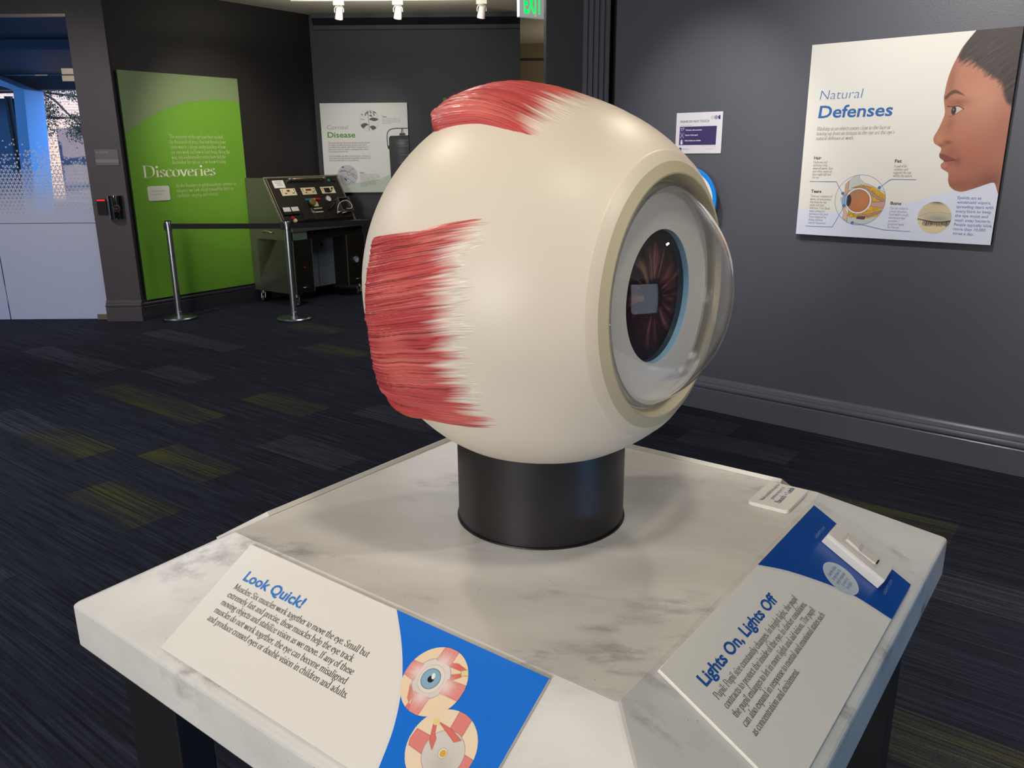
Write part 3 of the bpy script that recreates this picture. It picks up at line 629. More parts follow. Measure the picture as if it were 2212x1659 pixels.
def muscles_front():
    x, y, r = 0.4803, 0.0672, 0.0495
    p = Paint(x - r, y - r, x + r, y + r, 170, 170, '#f0d6b4'); P = lambda *q: [(x + a * r, y + b * r) for a, b in q]
    pk, dk, wh = '#e38d86', '#b8534c', '#ded9d3'
    def band(pts, c, edge=dk):
        p.fill(P(*pts), c); p.line(P(*pts, pts[0]), r * 0.03, edge, 0.55)
    band([(0.14, -0.62), (0.37, -0.69), (0.68, -0.64), (0.66, -0.55), (0.19, -0.52)], '#dd6a5c'); band([(0.36, -0.34), (0.61, -0.47), (0.68, -0.40), (0.44, -0.18)], '#dd6a5c')
    band([(0.57, -0.55), (0.80, -0.70), (0.95, -0.55), (0.66, -0.42)], '#e2d3a2', '#a08a52')
    band([(-0.60, 0.36), (-0.42, 0.72), (0.0, 1.0), (-0.14, 1.05), (-0.32, 0.95), (-0.30, 0.60)], '#df7668')
    x -= r * 0.12; y -= r * 0.02; p.ell(x, y, r * 0.57, r * 0.60, '#9c8f8a'); g = p.ell(x, y, r * 0.55, r * 0.58, wh); x += r * 0.12; y += r * 0.02
    p.blob(x - r * .1, y + r * .3, r * .5, r * .3, '#c3bcb8', 0.5, mask=g)
    band([(-0.32, -0.54), (-0.27, -1.1), (0.19, -1.1), (0.18, -0.54)], pk); band([(-0.60, -0.28), (-1.1, -0.24), (-1.1, 0.18), (-0.58, 0.24)], pk)
    band([(0.36, -0.20), (1.1, -0.26), (1.1, 0.20), (0.36, 0.22)], pk); band([(-0.34, 0.48), (-0.14, 1.1), (0.16, 1.1), (0.18, 0.46)], pk)
    for a0, (cx, cy) in ((0, (-0.07, -0.56)), (1, (-0.60, -0.02)), (2, (0.40, 0.0)), (3, (-0.08, 0.50))):
        p.blob(x + cx * r, y + cy * r, r * .25, r * .25, '#ead9d2', 0.9)
        for i in range(7):
            t = (i - 3) / 10; d = unit((cx, cy)); nn = np.array([-d[1], d[0]]); q0 = np.array([cx, cy]) + nn * t * 1.6
            p.line(P(tuple(q0), tuple(q0 + d * 0.34 + nn * t * .2)), r * 0.016, '#c4615a', 0.4, np.clip((p.C[..., 0] - p.C[..., 1] - 0.22) * 6, 0, 1))
    x, y = x - r * 0.11, y - r * 0.01
    p.ell(x, y, r * .40, r * .42, '#b9aca6', alpha=.5); p.ell(x, y, r * .38, r * .40, '#e6dcd0')
    p.ell(x - r * .02, y, r * .30, r * .30, '#4d6f86'); ir = p.ell(x - r * .02, y, r * .28, r * .28, '#8fb4cc')
    th = np.arctan2(p.Y - y, p.X - x); p.put(ir * (0.35 * (np.sin(th * 31) > 0.2)), '#6f98b4')
    p.ell(x - r * .01, y + r * .01, r * .10, r * .10, '#15161a'); p.ell(x + r * .01, y - r * .09, r * .055, r * .09, '#eef1f2', rot=-.4)
    return p.obj('muscle_illustration', M_PRINTG, pl, 0.0010, (x + r * 0.11, y + r * 0.01, r))
def muscles_rear():
    x, y, r = 0.5446, 0.1359, 0.0495
    p = Paint(x - r, y - r, x + r, y + r, 170, 170, '#eed8bb'); P = lambda *q: [(x + a * r, y + b * r) for a, b in q]
    pk, dk = '#e0857e', '#b14f4a'
    def band(pts, c): p.fill(P(*pts), c); p.line(P(*pts, pts[0]), r * 0.03, dk, 0.6)
    band([(-0.92, -0.12), (-0.40, -0.12), (-0.36, 0.36), (-0.87, 0.32), (-0.94, 0.18)], pk); band([(-0.09, -1.1), (0.36, -1.05), (0.36, -0.35), (-0.06, -0.40)], pk)
    band([(0.62, -0.12), (1.1, -0.10), (1.1, 0.28), (0.60, 0.28)], pk)
    p.ell(x + r * .14, y + r * .10, r * .60, r * .60, '#948984'); g = p.ell(x + r * .14, y + r * .10, r * .585, r * .585, '#d6cfc9')
    p.blob(x + r * .3, y + r * .4, r * .4, r * .4, '#bab2ac', 0.6, mask=g)
    band([(-0.58, -0.42), (-0.48, -0.43), (-0.38, -0.23), (-0.26, -0.12), (-0.20, 0.15), (-0.40, 0.0)], '#de7168'); band([(-0.46, -0.52), (-0.04, -0.51), (0.40, -0.38), (0.24, -0.26), (-0.08, -0.38)], '#de7168')
    p.ell(x - r * .54, y - r * .50, r * .11, r * .10, '#e8d58f')
    p.ell(x + r * .13, y + r * .10, r * .13, r * .135, '#7a6c5c'); p.ell(x + r * .13, y + r * .10, r * .12, r * .125, '#e9e1d3'); p.ell(x + r * .14, y + r * .10, r * .09, r * .095, '#d7a93f')
    return p.obj('rear_muscle_illustration', M_PRINTG, pl, 0.0008, (x, y, r))
muscles_front(); muscles_rear()
# --- «Lights On, Lights Off» panel
pr = empty('lights_on_panel', slope(1, -0.306, 0.0075, PT + 0.0004), 'grey white and blue text panel headed Lights On Lights Off on the right slope', 'sign panel', 'text panels on the table slopes')
PW2 = 0.6315
def blue_board(p, w, m, t=PT):
    plate(MB(), w, PH, t).obj('board', M_PAPERG, p, bevel=0.0008)
    cv = [tuple(q) for q in spl([(0.345, 0.0), (0.386, 0.035), (0.4225, 0.0755), (0.4504, 0.1123), (0.4729, 0.1500), (0.491, PH)])]
    MB().flat([(u - 0.007, v) for u, v in cv] + cv[::-1], 0.0002).obj('halo_edge', M_PHALO, p)
    MB().flat(cv + [(w, PH), (w, 0.0)], 0.0004).obj('blue_field', m, p)
blue_board(pr, PW2, M_PBLUE2)
mb = MB(); sans(mb, 'Lights On, Lights Off', 0.040, 0.0575, 0.0253, 0.266, bold=0.026, z=0.0005); mb.obj('heading', M_PHEAD2, pr)
mb = MB(); para(mb, ['Pupil: Pupil size constantly changes. In bright light, the pupil', 'contracts to protect the inside of the eye. In darker conditions,', 'the pupil enlarges to let in more light and aid vision. The pupil', 'can also expand in response to mental and emotional states such', 'as concentration and excitement.'], 0.038, 0.0790, 0.01525, 0.0158, 0.326, weight=1.18, z=0.0005); mb.obj('paragraph', M_PTXT, pr)
MB().flat(circle(0.4854, 0.1116, 0.0345), 0.0006).obj('round_note', mat('pale_blue_print', '#b9c6cf', 0.35), pr)
mb = MB()
for i, l in enumerate(['Use the slider', 'to see how the', 'pupil responds', 'to more or', 'less light.']):
    w = serif_len(l) * 0.0078; serif(mb, l, 0.4854 - w / 2, 0.0965 + i * 0.0086, 0.0092, sx=0.0078, z=0.0008)
mb.obj('note_lettering', M_PHEAD2, pr)
M_PBI = mat('pale_blue_ink', '#7fa3d4', 0.4)
for tx, ux, vx, wx in (('LIGHTS ON', 0.538, 0.0415, 0.052), ('LIGHTS OFF', 0.541, 0.1835, 0.056)):
    mb = MB(); sans(mb, tx, ux, vx, 0.0078, wx, z=0.0006); mb.obj('switch_lettering', M_PBI, pr)
# --- dimmer switch lying on the panel
sw = empty('dimmer_switch', slope(1, -0.306 + 0.539, 0.0075 + 0.0505, PT + 0.0012), 'white rocker dimmer switch on the blue end of the right panel', 'switch')
mb = MB(); w, h, t = 0.070, 0.1175, 0.020; b = 0.004
mb.prism([(0, 0), (w, 0), (w, t - b), (w - b, t), (b, t), (0, t - b)], 'y', -h, 0); mb.obj('plate', mat('white_switch_plastic', '#dcd8d3', 0.3), sw, bevel=0.0012)
MB().box((0.0175, -0.094, t), (0.0525, -0.0245, t + 0.0006)).obj('slot_recess', mat('switch_gap', '#6b655e', 0.5), sw)
mb = MB(); mb.box((0.0178, -0.0938, t + 0.0004), (0.0522, -0.0247, t + 0.0012)); mb.obj('bezel', mat('switch_bezel', '#d0c9c0', 0.3), sw)
mb = MB(); mb.prism([(-0.0895, t), (-0.029, t), (-0.029, t + 0.006), (-0.052, t + 0.0052), (-0.0595, t + 0.0022), (-0.0895, t + 0.004)], 'x', 0.0225, 0.0475); mb.obj('rocker', mat('white_rocker', '#d8d0c6', 0.3), sw, bevel=0.0008)
MB().box((0.0285, -0.0925, t + 0.0005), (0.0445, -0.0898, t + 0.0018)).obj('indicator_slit', M_BLACK, sw)
# --- panels on the two far slopes, seen over the crease
for side, lab in ((2, 'text panel on the far right slope, only its white top edge showing'), (3, 'text panel on the far left slope, only its pale and blue top edge showing')):
    p = empty('far_slope_panel', slope(side, -0.315, 0.0030, 0.0104), lab, 'sign panel', 'text panels on the table slopes')
    blue_board(p, PW2, M_PBLUE2, 0.0098)
# --- donor plaque on the flat top
dp = empty('donor_plaque', TM @ frame((0.300, 0.256, TOP + 0.0082), (0, 1, 0), (-1, 0, 0)), 'small white rounded plaque with blue lettering on the right corner of the table top', 'plaque')
plate(MB(), 0.119, 0.078, 0.008, 0.009).obj('tile', M_PAPERG, dp, bevel=0.0012)
mb = MB(); serif(mb, 'Made possible through the', 0.018, 0.0235, 0.0115, 0.096, z=0.0004); serif(mb, 'generous support of', 0.034, 0.0370, 0.0115, 0.070, z=0.0004); serif(mb, 'Bausch + Lomb', 0.024, 0.0540, 0.0165, 0.087, weight=1.5, z=0.0004); mb.obj('lettering', M_PHEAD2, dp)

# ================================================================== THE EYE
ZC = 0.429; RB, AF, AB = 0.312, 0.325, 0.299
eye = empty('eye_model', TM @ Matrix.Translation((0, 0, TOP)), 'giant cream eyeball model with red muscles and clear cornea on a black collar', 'model')
M_SCL = mat('cream_sclera', '#ded3c2', 0.43, spec=0.42)
M_RING = mat('cream_ring', '#dacfbb', 0.4)
n = NT(M_SCL); n.bump(n.noise(n.mapping(), 90, 2), 0.05, 0.002)
prof = [(AB * math.sin(t), RB * math.cos(t)) for t in np.linspace(-math.pi / 2 + 1e-4, 0, 40)] + [(s, RB * math.sqrt(1 - (s / AF) ** 2)) for s in np.linspace(0.0, 0.2318, 37)[1:]]
MB().lathe(prof, (0, 0, ZC), (1, 0, 0), 144, cap=False).obj('sclera', M_SCL, eye, smooth=True)
mb = MB(); mb.lathe([(0.2262, 0.2238), (0.2290, 0.2222), (0.2298, 0.2213), (0.2404, 0.2068), (0.2405, 0.2066)], (0, 0, ZC), (1, 0, 0), 144, cap=False)
mb.obj('corneal_ring', M_RING, eye, auto=22)
mb = MB(); mb.lathe([(0.2405, 0.2067), (0.2478, 0.1905), (0.2478, 0.1880), (0.230, 0.1790), (0.226, 0.1785)], (0, 0, ZC), (1, 0, 0), 144, cap=False)
mb.obj('ring_bevel', mat('tan_bevel', '#c0b699', 0.45), eye, auto=22)
mb = MB(); mb.lathe([(0.226, 0.1795), (0.2272, 0.1795), (0.2272, 0.1055)], (0, 0, ZC), (1, 0, 0), 120, cap=False); mb.obj('iris_surround', mat('white_disc', '#eceae6', 0.3), eye, auto=30)
mb = MB(); mb.lathe([(0.2272, 0.1055), (0.2266, 0.1047), (0.2160, 0.1047)], (0, 0, ZC), (1, 0, 0), 120, cap=False); mb.obj('iris_rim', mat('rim_blue_lit', '#8fbcdc', 0.3), eye, auto=30)  # blue light caught by the rim is put into its colour
# iris picture on a screen behind the disc
ir = Paint(-0.109, -0.109, 0.109, 0.109, 260, 260, '#120c14')
R_ = np.hypot(ir.X, ir.Y) / 0.1075; T_ = np.arctan2(ir.Y, ir.X)
def anoise(t, k, seed):
    g = np.random.default_rng(seed).random(k); x = (t / (2 * math.pi)) % 1 * k; i = x.astype(int); f = x - i; f = f * f * (3 - 2 * f); return g[i % k] * (1 - f) + g[(i + 1) % k] * f
fib = 0.45 * anoise(T_ + 0.06 * np.sin(R_ * 9), 46, 1) + 0.35 * anoise(T_ + 0.05 * R_, 110, 2) + 0.2 * anoise(T_ - 0.05 * R_, 19, 3)
env = np.clip((R_ - 0.22) / 0.12, 0, 1) * np.clip((0.86 + 0.14 * anoise(T_, 23, 5) - R_ - 0.1) / 0.3, 0, 1)
ir.put(env * 0.85, '#2a151d'); ir.put(env * np.clip((fib - 0.45) * 4.5, 0, 1) * 0.75, '#55313a'); ir.put(env * np.clip((fib - 0.62) * 6, 0, 1) * 0.5, '#80564d')
ul = np.exp(-((ir.X + 0.035) ** 2 + (ir.Y + 0.045) ** 2) / 0.035 ** 2); ir.put(ul * env * np.clip((fib - 0.45) * 5, 0, 1) * 0.6, '#5c5a3a')
ir.put(np.exp(-((ir.X - .04) ** 2 + (ir.Y - .01) ** 2) / .03 ** 2) * 0.35, '#1a0f12'); ir.put(np.exp(-((ir.X - 0.03) ** 2 + (ir.Y + .05) ** 2) / 0.04 ** 2) * env * np.clip((fib - .4) * 4, 0, 1) * .5, '#7c4a36')
ir.ell(-0.006, 0.002, 0.024, 0.026, '#16222c', soft=0.006)
ir.put(np.clip((R_ - 0.86) / 0.14, 0, 1) * 0.9, '#0b0a12')
isc = empty('iris_screen_frame', Matrix(), None, None); isc.parent = eye
isc.matrix_local = frame((0.2170, 0, ZC), (0, 1, 0), (0, 0, 1)); isc.name = 'iris_screen'
ir.obj('iris_picture', print_mat('iris_display', 0.05, 0.22, 0.5), isc, 0.0004, (0, 0, 0.1085))
MB().lathe([(-0.02, 0.112), (0, 0.112)], (0, 0, 0), (0, 0, 1), 64).obj('backing', M_BLACK, isc)
# clear cornea: a thin shell standing on the white disc
S0, SR = 0.127, 0.2085
dome = []
for t in np.linspace(math.acos((0.2285 - S0) / SR), 0, 40): dome.append((S0 + SR * math.cos(t), max(SR * math.sin(t), 1e-5)))
inner = [(S0 + (SR - 0.004) * math.cos(t), max((SR - 0.004) * math.sin(t), 1e-5)) for t in np.linspace(0, math.acos((0.2285 - S0) / (SR - 0.004)), 40)]
f = 0.177 / dome[0][1]; dome = [(a, r * f) for a, r in dome]; inner = [(a, r * f) for a, r in inner]
mb = MB(); mb.lathe(dome + inner, (0, 0, ZC), (1, 0, 0), 128, cap=False); mb.obj('cornea_dome', M_DOME, eye, auto=40)
mb = MB(); mb.lathe([(0.2276, 0.1775), (0.2400, 0.1745), (0.2400, 0.1700), (0.2276, 0.1690)], (0, 0, ZC), (1, 0, 0), 128, cap=False); mb.obj('dome_flange', glass_mat('acrylic_flange', (0.90, 0.89, 0.87), 0.10, 2.5), eye, auto=30)
# collar
mb = MB(); mb.lathe([(0.0, 0.153), (0.1560, 0.153), (0.1560, 0.147), (0.0, 0.147)], (0, 0, 0), (0, 0, 1), 96, cap=False)
M_COL = mat('black_collar', '#211d1e', 0.42); n = NT(M_COL); n.out(n.mix(n.noise(n.mapping((1, 1, 0.3)), 5, 4), H('#100f10'), H('#1c191a')))
mb.obj('collar', M_COL, eye, auto=30)
mb = MB(); mb.lathe([(0.0003, 0.1562), (0.0030, 0.1558), (0.0030, 0.152)], (0, 0, 0), (0, 0, 1), 96, cap=False); mb.obj('collar_gap_shade', M_BLACK, eye)  # black ring standing in for the shadowed gap at the collar's foot

def n1(x, seed, k=512):
    g = np.random.default_rng(seed).random(k); i = np.floor(x).astype(int); f = x - i; f = f * f * (3 - 2 * f); return g[i % k] * (1 - f) + g[(i + 1) % k] * f
def sst(x): x = np.clip(x, 0, 1); return x * x * (3 - 2 * x)
def n2(x, y, seed, k=64):
    g = np.random.default_rng(seed).random((k, k)); i = np.floor(x).astype(int); j = np.floor(y).astype(int); f = x - i; h = y - j; f = f * f * (3 - 2 * f); h = h * h * (3 - 2 * h)
    a = g[i % k, j % k] * (1 - f) + g[(i + 1) % k, j % k] * f; b = g[i % k, (j + 1) % k] * (1 - f) + g[(i + 1) % k, (j + 1) % k] * f; return a * (1 - h) + b * h
def muscle(name, lo, hi, sb, s_end, red_s, hb, seed, nu=190, nv=440, edge_w=0.08):
    """lo/hi: side edges in degrees round the axis at u = 0, 0.4, 1; sb: back edge along the axis for t in -1..1"""
    tt = np.linspace(-1, 1, nv); tt = np.sign(tt) * (1 - (1 - np.abs(tt)) ** 1.18)
    u, t = np.meshgrid(np.linspace(0, 1, nu) ** 0.9, tt, indexing='ij')
    L = np.interp(u, [0, 0.4, 1], lo); Hh = np.interp(u, [0, 0.4, 1], hi)
    send = s_end + 0.020 * (n1(t * 14 + 50, seed) - 0.5) + 0.018 * t ** 2
    s0 = np.interp(t, *sb) + 0.0022 * (n1(t * 40 + 90, seed + 1) - 0.5)
    s = s0 + u * (send - s0)
    bend = 0.035 * (n1(u * 2 + 5, seed + 2) - 0.5)
    wav = t + bend + 0.016 * (n2(u * 5 + 9, t * 7 + 30, seed + 3) - 0.5) + 0.03 * (n2(u * 2.5 + 9, t * 4 + 30, seed + 13) - 0.5)
    fine = n1(wav * 100 + 200 + 0.5 * n1(u * 5 + 3, seed), seed + 4); mid = n1(wav * 42 + 200, seed + 5); big = n1(wav * 9 + 100, seed + 6); spk = n1(wav * 150 + 200, seed + 7); brk = n1(u * 16 + np.floor(wav * 26) * 7.3 + 500, seed + 8)
    ridge = 0.5 * np.abs(fine - 0.5) * 2 + 0.35 * mid + 0.15 * big + 0.10 * brk
    body = 1 - sst((u - 0.05) / 0.75); tend = 1 - sst((u - 0.62) / 0.38)
    h = hb * body + 0.0026 * tend + (0.0036 * body + 0.0022 * tend) * (ridge - 0.35) * (0.35 + 0.65 * sst(u / 0.08)) + 0.0022 * body * (big - 0.5) + 0.0012 * body * (n1(u * 26 + np.floor(wav * 34) * 5.7 + 800, seed + 14) - 0.5)
    edge = sst((1 - np.abs(t)) / edge_w) ** 0.75; cap = sst(u / 0.028)
    h = h * edge * cap - 0.0014 * (1 - edge * cap) - 0.0012 * sst((u - 0.8 - 0.22 * (spk - .3)) / 0.12)
    ph = np.radians(L + (t + 1) / 2 * (Hh - L))
    aa = np.where(s > 0, AF, AB); r = RB * np.sqrt(np.clip(1 - (s / aa) ** 2, 0, 1))
    nx, nr = s / aa ** 2, r / RB ** 2; q = np.hypot(nx, nr)
    X = s + h * nx / q; Rr = r + h * nr / q
    vs = np.stack([X, -Rr * np.cos(ph), ZC + Rr * np.sin(ph)], -1).reshape(-1, 3)
    red = np.clip(1 - (s - (red_s + 0.030 * (mid - 0.5) + 0.028 * (fine - 0.5) + 0.035 * t ** 4)) / 0.038, 0, 1)
    c0 = lambda hx: np.array(H(hx))
    tone = n2(t * 4 + 20, u * 4 + 20, seed + 9)
    col = c0('#c54e46') + (c0('#b54149') - c0('#c54e46')) * tone[..., None]
    col = col + (c0('#d6695f') - col) * np.clip((n2(t * 7 + 20, u * 3 + 20, seed + 10) - 0.55) * 2.2, 0, 0.8)[..., None]
    groove = np.clip((0.42 - np.abs(fine - 0.5) * 2) * 2.6, 0, 1) * np.clip((n1(u * 5 + np.floor(wav * 100) * 3.1 + 300, seed + 11) - 0.35) * 3, 0, 1)
    col = col + (c0('#6f1f1f') - col) * (groove * 0.9)[..., None]
    col = col + (c0('#dd9284') - col) * (np.clip((spk - 0.72) * 4, 0, 1) * 0.5)[..., None]
    col = col + (c0('#a83a30') - col) * ((1 - sst(u / 0.10)) * 0.5)[..., None]
    pale = c0('#ead9cb') + (c0('#ded3c2') - c0('#ead9cb')) * sst((u - 0.7) / 0.2)[..., None]
    rf = (red ** 0.9)[..., None]; col = pale + (col - pale) * rf
    ny, nx_ = u.shape; i = np.arange(ny * nx_).reshape(ny, nx_); qd = np.stack([i[:-1, :-1], i[:-1, 1:], i[1:, 1:], i[1:, :-1]], -1).reshape(-1, 4)
    me = bpy.data.meshes.new(name); me.from_pydata(vs.tolist(), [], qd.tolist()); me.polygons.foreach_set('use_smooth', [True] * len(qd))
    at = me.color_attributes.new('Col', 'FLOAT_COLOR', 'POINT'); at.data.foreach_set('color', np.concatenate([col.reshape(-1, 3), np.ones((ny * nx_, 1))], 1).astype(np.float32).ravel())
    me.materials.append(M_MUS); me.update(); o = bpy.data.objects.new(name, me); COL.objects.link(o); o.parent = eye; return o
M_MUS = print_mat('red_muscle_resin', 0.36, spec=0.45, coat=0.1)
muscle('lateral_muscle', (-41, -36.5, -38), (20.3, 21.7, 29), ([-1, -0.9, -0.72, -0.4, -0.05, 0.5, 0.95, 1], [-0.128, -0.140, -0.150, -0.128, -0.110, -0.103, -0.092, -0.075]), 0.098, 0.026, 0.0165, 21)
muscle('superior_muscle', (57.5, 56.3, 50.5), (122.5, 123.7, 129.5), ([-1, -0.93, -0.8, -0.55, 0.55, 0.8, 0.93, 1], [-0.088, -0.105, -0.116, -0.108, -0.108, -0.116, -0.105, -0.088]), 0.140, 0.052, 0.024, 57, edge_w=0.20)

# ================================================================== ON THE WALLS
def board(name, p, u, z, w, h, t, face, edge, label, cat, off=0.0):
    e = empty(name, pframe(p, u, z, off), label, cat)
    mb = MB(); mb.box((0, -h, -t), (w, 0, 0)); mb.m[1] = 1          # the face with +z is the printed one
    mb.obj('board', [edge, face], e, bevel=0.0012); return e
M_EDGE = mat('black_board_edge', '#111113', 0.5)
# ---------------- Natural Defenses
nd = board('natural_defenses_poster', aR(1.3039), uR, 2.1745, 0.992, 1.010, 0.039, M_PAPER, M_EDGE, 'white poster headed Natural Defenses with a girl in profile', 'poster')
P1 = 0.0010
MB().flat([(0, 0.868), (0.21, 0.878), (0.34, 0.866), (0.482, 0.844), (0.64, 0.800), (0.792, 0.747), (0.992, 0.690), (0.992, 1.010), (0, 1.010)], 0.0005).obj('blue_band', mat('pale_lavender_print', '#dbe0f2', 0.5), nd)
mb = MB(); sans(mb, 'Natural', 0.068, 0.284, 0.0700, 0.228, bold=-0.012, shear=0.12, z=P1); mb.obj('heading', mat('steel_blue_ink', '#5a7fb8', 0.5), nd)
mb = MB(); sans(mb, 'Defenses', 0.068, 0.378, 0.0890, 0.386, bold=0.018, shear=0.08, z=P1); mb.obj('heading_bold', mat('strong_blue_ink', '#2f66ad', 0.5), nd)
M_INK = mat('black_ink', '#3d3a3d', 0.5); M_INKB = mat('body_ink', '#4b474a', 0.5)
mb = MB(); para(mb, ['Blinking as an object comes close to the face or', 'tearing up from an irritant in the eye are the eye\'s', 'natural defenses at work.'], 0.067, 0.444, 0.0252, 0.0290, 0.408, shear=0.18, z=P1, weight=0.9); mb.obj('introduction', M_INK, nd)
def note(name, p, title, tx, ty, ts, tw, lines, x, y, lead, size, longest, ink=None, z=P1):
    mb = MB(); sans(mb, title, tx, ty, ts, tw, bold=0.025, z=z); para(mb, lines, x, y, lead, size, longest, z=z); mb.obj(name, ink or M_INK, p)
note('hair_note', nd, 'Hair', 0.066, 0.597, 0.0230, 0.041, ['Eyebrows and', 'eyelashes help', 'stave off sweat, dust', 'and other materials', 'that might fall into', 'the eye.'], 0.065, 0.618, 0.0163, 0.0185, 0.110)
note('fat_note', nd, 'Fat', 0.494, 0.613, 0.0230, 0.034, ['A pad of fat', 'cushions and', 'supports the eye', 'within the socket.'], 0.493, 0.637, 0.0163, 0.0185, 0.096)
note('tears_note', nd, 'Tears', 0.066, 0.777, 0.0230, 0.058, ['Tears are a mixture of', 'water, oil and protein', 'that keep the eye', 'moist and fight', 'infection. Tears flush', 'away unwanted', 'substances like dust.', 'Tears triggered by', 'strong emotion', 'contain hormones.'], 0.066, 0.801, 0.0163, 0.0185, 0.120)
note('bone_note', nd, 'Bone', 0.497, 0.829, 0.0230, 0.054, ['The eye socket is', 'a bony structure', 'lined with a tough', 'membrane that', 'provides a', 'protected space', 'for the eye.'], 0.496, 0.852, 0.0166, 0.0185, 0.098)
mb = MB(); para(mb, ['Eyelids act as', 'windshield wipers,', 'spreading tears with', 'every blink to keep', 'the eye moist and', 'wash away bacteria.', 'People typically blink', 'more than 10,000', 'times a day.'], 0.815, 0.790, 0.0222, 0.0205, fn=sans, z=P1 + 0.0006, bold=0.004); mb.obj('eyelid_text', mat('slate_blue_ink', '#5b78ab', 0.5), nd)
def callout(name, pts, dot):
    mb = MB()
    for (a, b), (c, d) in zip(pts[:-1], pts[1:]):
        dx, dy = c - a, d - b; L = math.hypot(dx, dy); nx, ny = -dy / L * 0.0011, dx / L * 0.0011
        mb.flat([(a + nx, b + ny), (c + nx, d + ny), (c - nx, d - ny), (a - nx, b - ny)][::-1], 0.0022)
    mb.flat(circle(*dot, 0.0085, 16), 0.0024)
    mb.obj(name, M_CALL, nd)
M_CALL = mat('callout_blue_ink', '#4d74ad', 0.5)
callout('hair_callout', [(0.054, 0.716), (0.201, 0.715), (0.243, 0.779)], (0.243, 0.777)); callout('fat_callout', [(0.61, 0.698), (0.483, 0.699), (0.430, 0.744)], (0.432, 0.742))
callout('tears_callout', [(0.054, 0.962), (0.203, 0.961), (0.257, 0.846)], (0.255, 0.843)); callout('bone_callout', [(0.61, 0.963), (0.480, 0.962), (0.317, 0.932)], (0.310, 0.932))
def profile_face():
    p = Paint(0.655, 0.0, 0.992, 0.765, 170, 380, '#e6e3dc')
    # same paper and band as the board behind
    p.fill([(0.640, 0.800), (0.792, 0.747), (0.992, 0.690), (0.992, 0.9), (0.64, 0.9)], '#dbe0f2')
    face = spl([(0.794, 0.0), (0.746, 0.068), (0.727, 0.113), (0.710, 0.158), (0.697, 0.211), (0.691, 0.265), (0.690, 0.306), (0.697, 0.340), (0.703, 0.372), (0.698, 0.402), (0.684, 0.447), (0.667, 0.486), (0.667, 0.506), (0.676, 0.522), (0.692, 0.531), (0.707, 0.542), (0.707, 0.558), (0.702, 0.572), (0.707, 0.590), (0.722, 0.601), (0.728, 0.608), (0.718, 0.618), (0.716, 0.630), (0.724, 0.644), (0.740, 0.653), (0.755, 0.664), (0.758, 0.680), (0.760, 0.702), (0.770, 0.728), (0.794, 0.747), (0.830, 0.755), (0.883, 0.738), (0.931, 0.718), (0.960, 0.708), (0.972, 0.716), (0.982, 0.74), (0.992, 0.765)], 4)
    poly = list(map(tuple, face)) + [(1.02, 0.765), (1.02, -0.02), (0.794, -0.02)]
    a = p.fill(poly, '#b0725a'); p.clip = a > 0.02
    B = lambda *q, **k: p.blob(*q, mask=a, **k)
    B(0.86, 0.30, .12, .12, '#c98d72', .85); B(0.80, 0.20, .07, .05, '#bd7c62', .6); B(0.715, 0.22, .02, .10, '#8d5138', .55); B(0.695, 0.50, .022, .03, '#c88a66', .7)
    B(0.79, 0.46, .07, .07, '#bb7a60', .6); B(0.85, 0.60, .12, .10, '#a8604b', .6); B(0.80, 0.72, .12, .035, '#7d4636', .6); B(0.95, 0.70, .07, .06, '#74402f', .7); B(0.755, 0.56, .03, .035, '#96563f', .6)
    B(0.97, 0.48, .05, .14, '#a0654f', .5); B(0.745, 0.70, .018, .03, '#8f5038', .5); B(0.79, 0.69, .035, .025, '#b0654d', .6); B(0.76, 0.325, .055, .02, '#8b5138', .75); B(0.735, 0.43, .018, .035, '#8f573f', .6); B(0.735, 0.515, .022, .01, '#703c2b', .75); B(0.705, 0.53, .02, .010, '#7a4430', .7)
    # hair drawn back from the brow
    rg = np.random.default_rng(3)
    hair = [(0.786, -0.02), (0.746, 0.068), (0.728, 0.116), (0.742, 0.130), (0.772, 0.120), (0.800, 0.138), (0.830, 0.166), (0.872, 0.196), (0.905, 0.222), (0.930, 0.236), (0.944, 0.262), (0.952, 0.30), (0.972, 0.340), (1.02, 0.37), (1.02, -0.02)]
    p.fill(hair, '#332625', 0.016, mask=a)
    for _ in range(260):
        f = rg.random(); x0 = 0.735 + 0.24 * f + rg.normal(0, .006); y0 = np.interp(x0, [0.735, 0.80, 0.87, 0.93, 0.98], [0.125, 0.145, 0.20, 0.245, 0.34]) + rg.normal(0.004, .012)
        L = rg.uniform(.04, .16); dx = L * rg.uniform(.55, .9); dy = -L * rg.uniform(.5, .8)
        c = ('#1f1718', '#463735', '#2c2021', '#5a4a47')[rg.integers(4)]
        p.line([(x0, y0), (x0 + dx * .5, y0 + dy * .6), (x0 + dx, y0 + dy)], rg.uniform(.002, .004), c, rg.uniform(.25, .6), a)
    # brow, eye, lashes
    p.fill(spl([(0.689, 0.306), (0.700, 0.290), (0.722, 0.270), (0.745, 0.268), (0.783, 0.296), (0.744, 0.284), (0.722, 0.290), (0.702, 0.310)], 4), '#4b2c22', .007, .9, a)
    p.fill(spl([(0.742, 0.350), (0.765, 0.346), (0.783, 0.356), (0.765, 0.372), (0.745, 0.382)], 4), '#cdbfb4', .003, 1, a)
    p.ell(0.743, 0.364, .011, .020, '#2a1a17', mask=a); p.ell(0.741, 0.359, .003, .005, '#8b7b74', mask=a)
    p.line([(0.712, 0.343), (0.735, 0.345), (0.762, 0.343), (0.786, 0.357)], .005, '#3b2119', .9, a); p.line([(0.728, 0.335), (0.755, 0.330), (0.785, 0.345)], .003, '#6a3c2b', .7, a)
    p.line([(0.783, 0.359), (0.764, 0.375), (0.740, 0.388), (0.727, 0.393)], .003, '#4a2a20', .8, a)
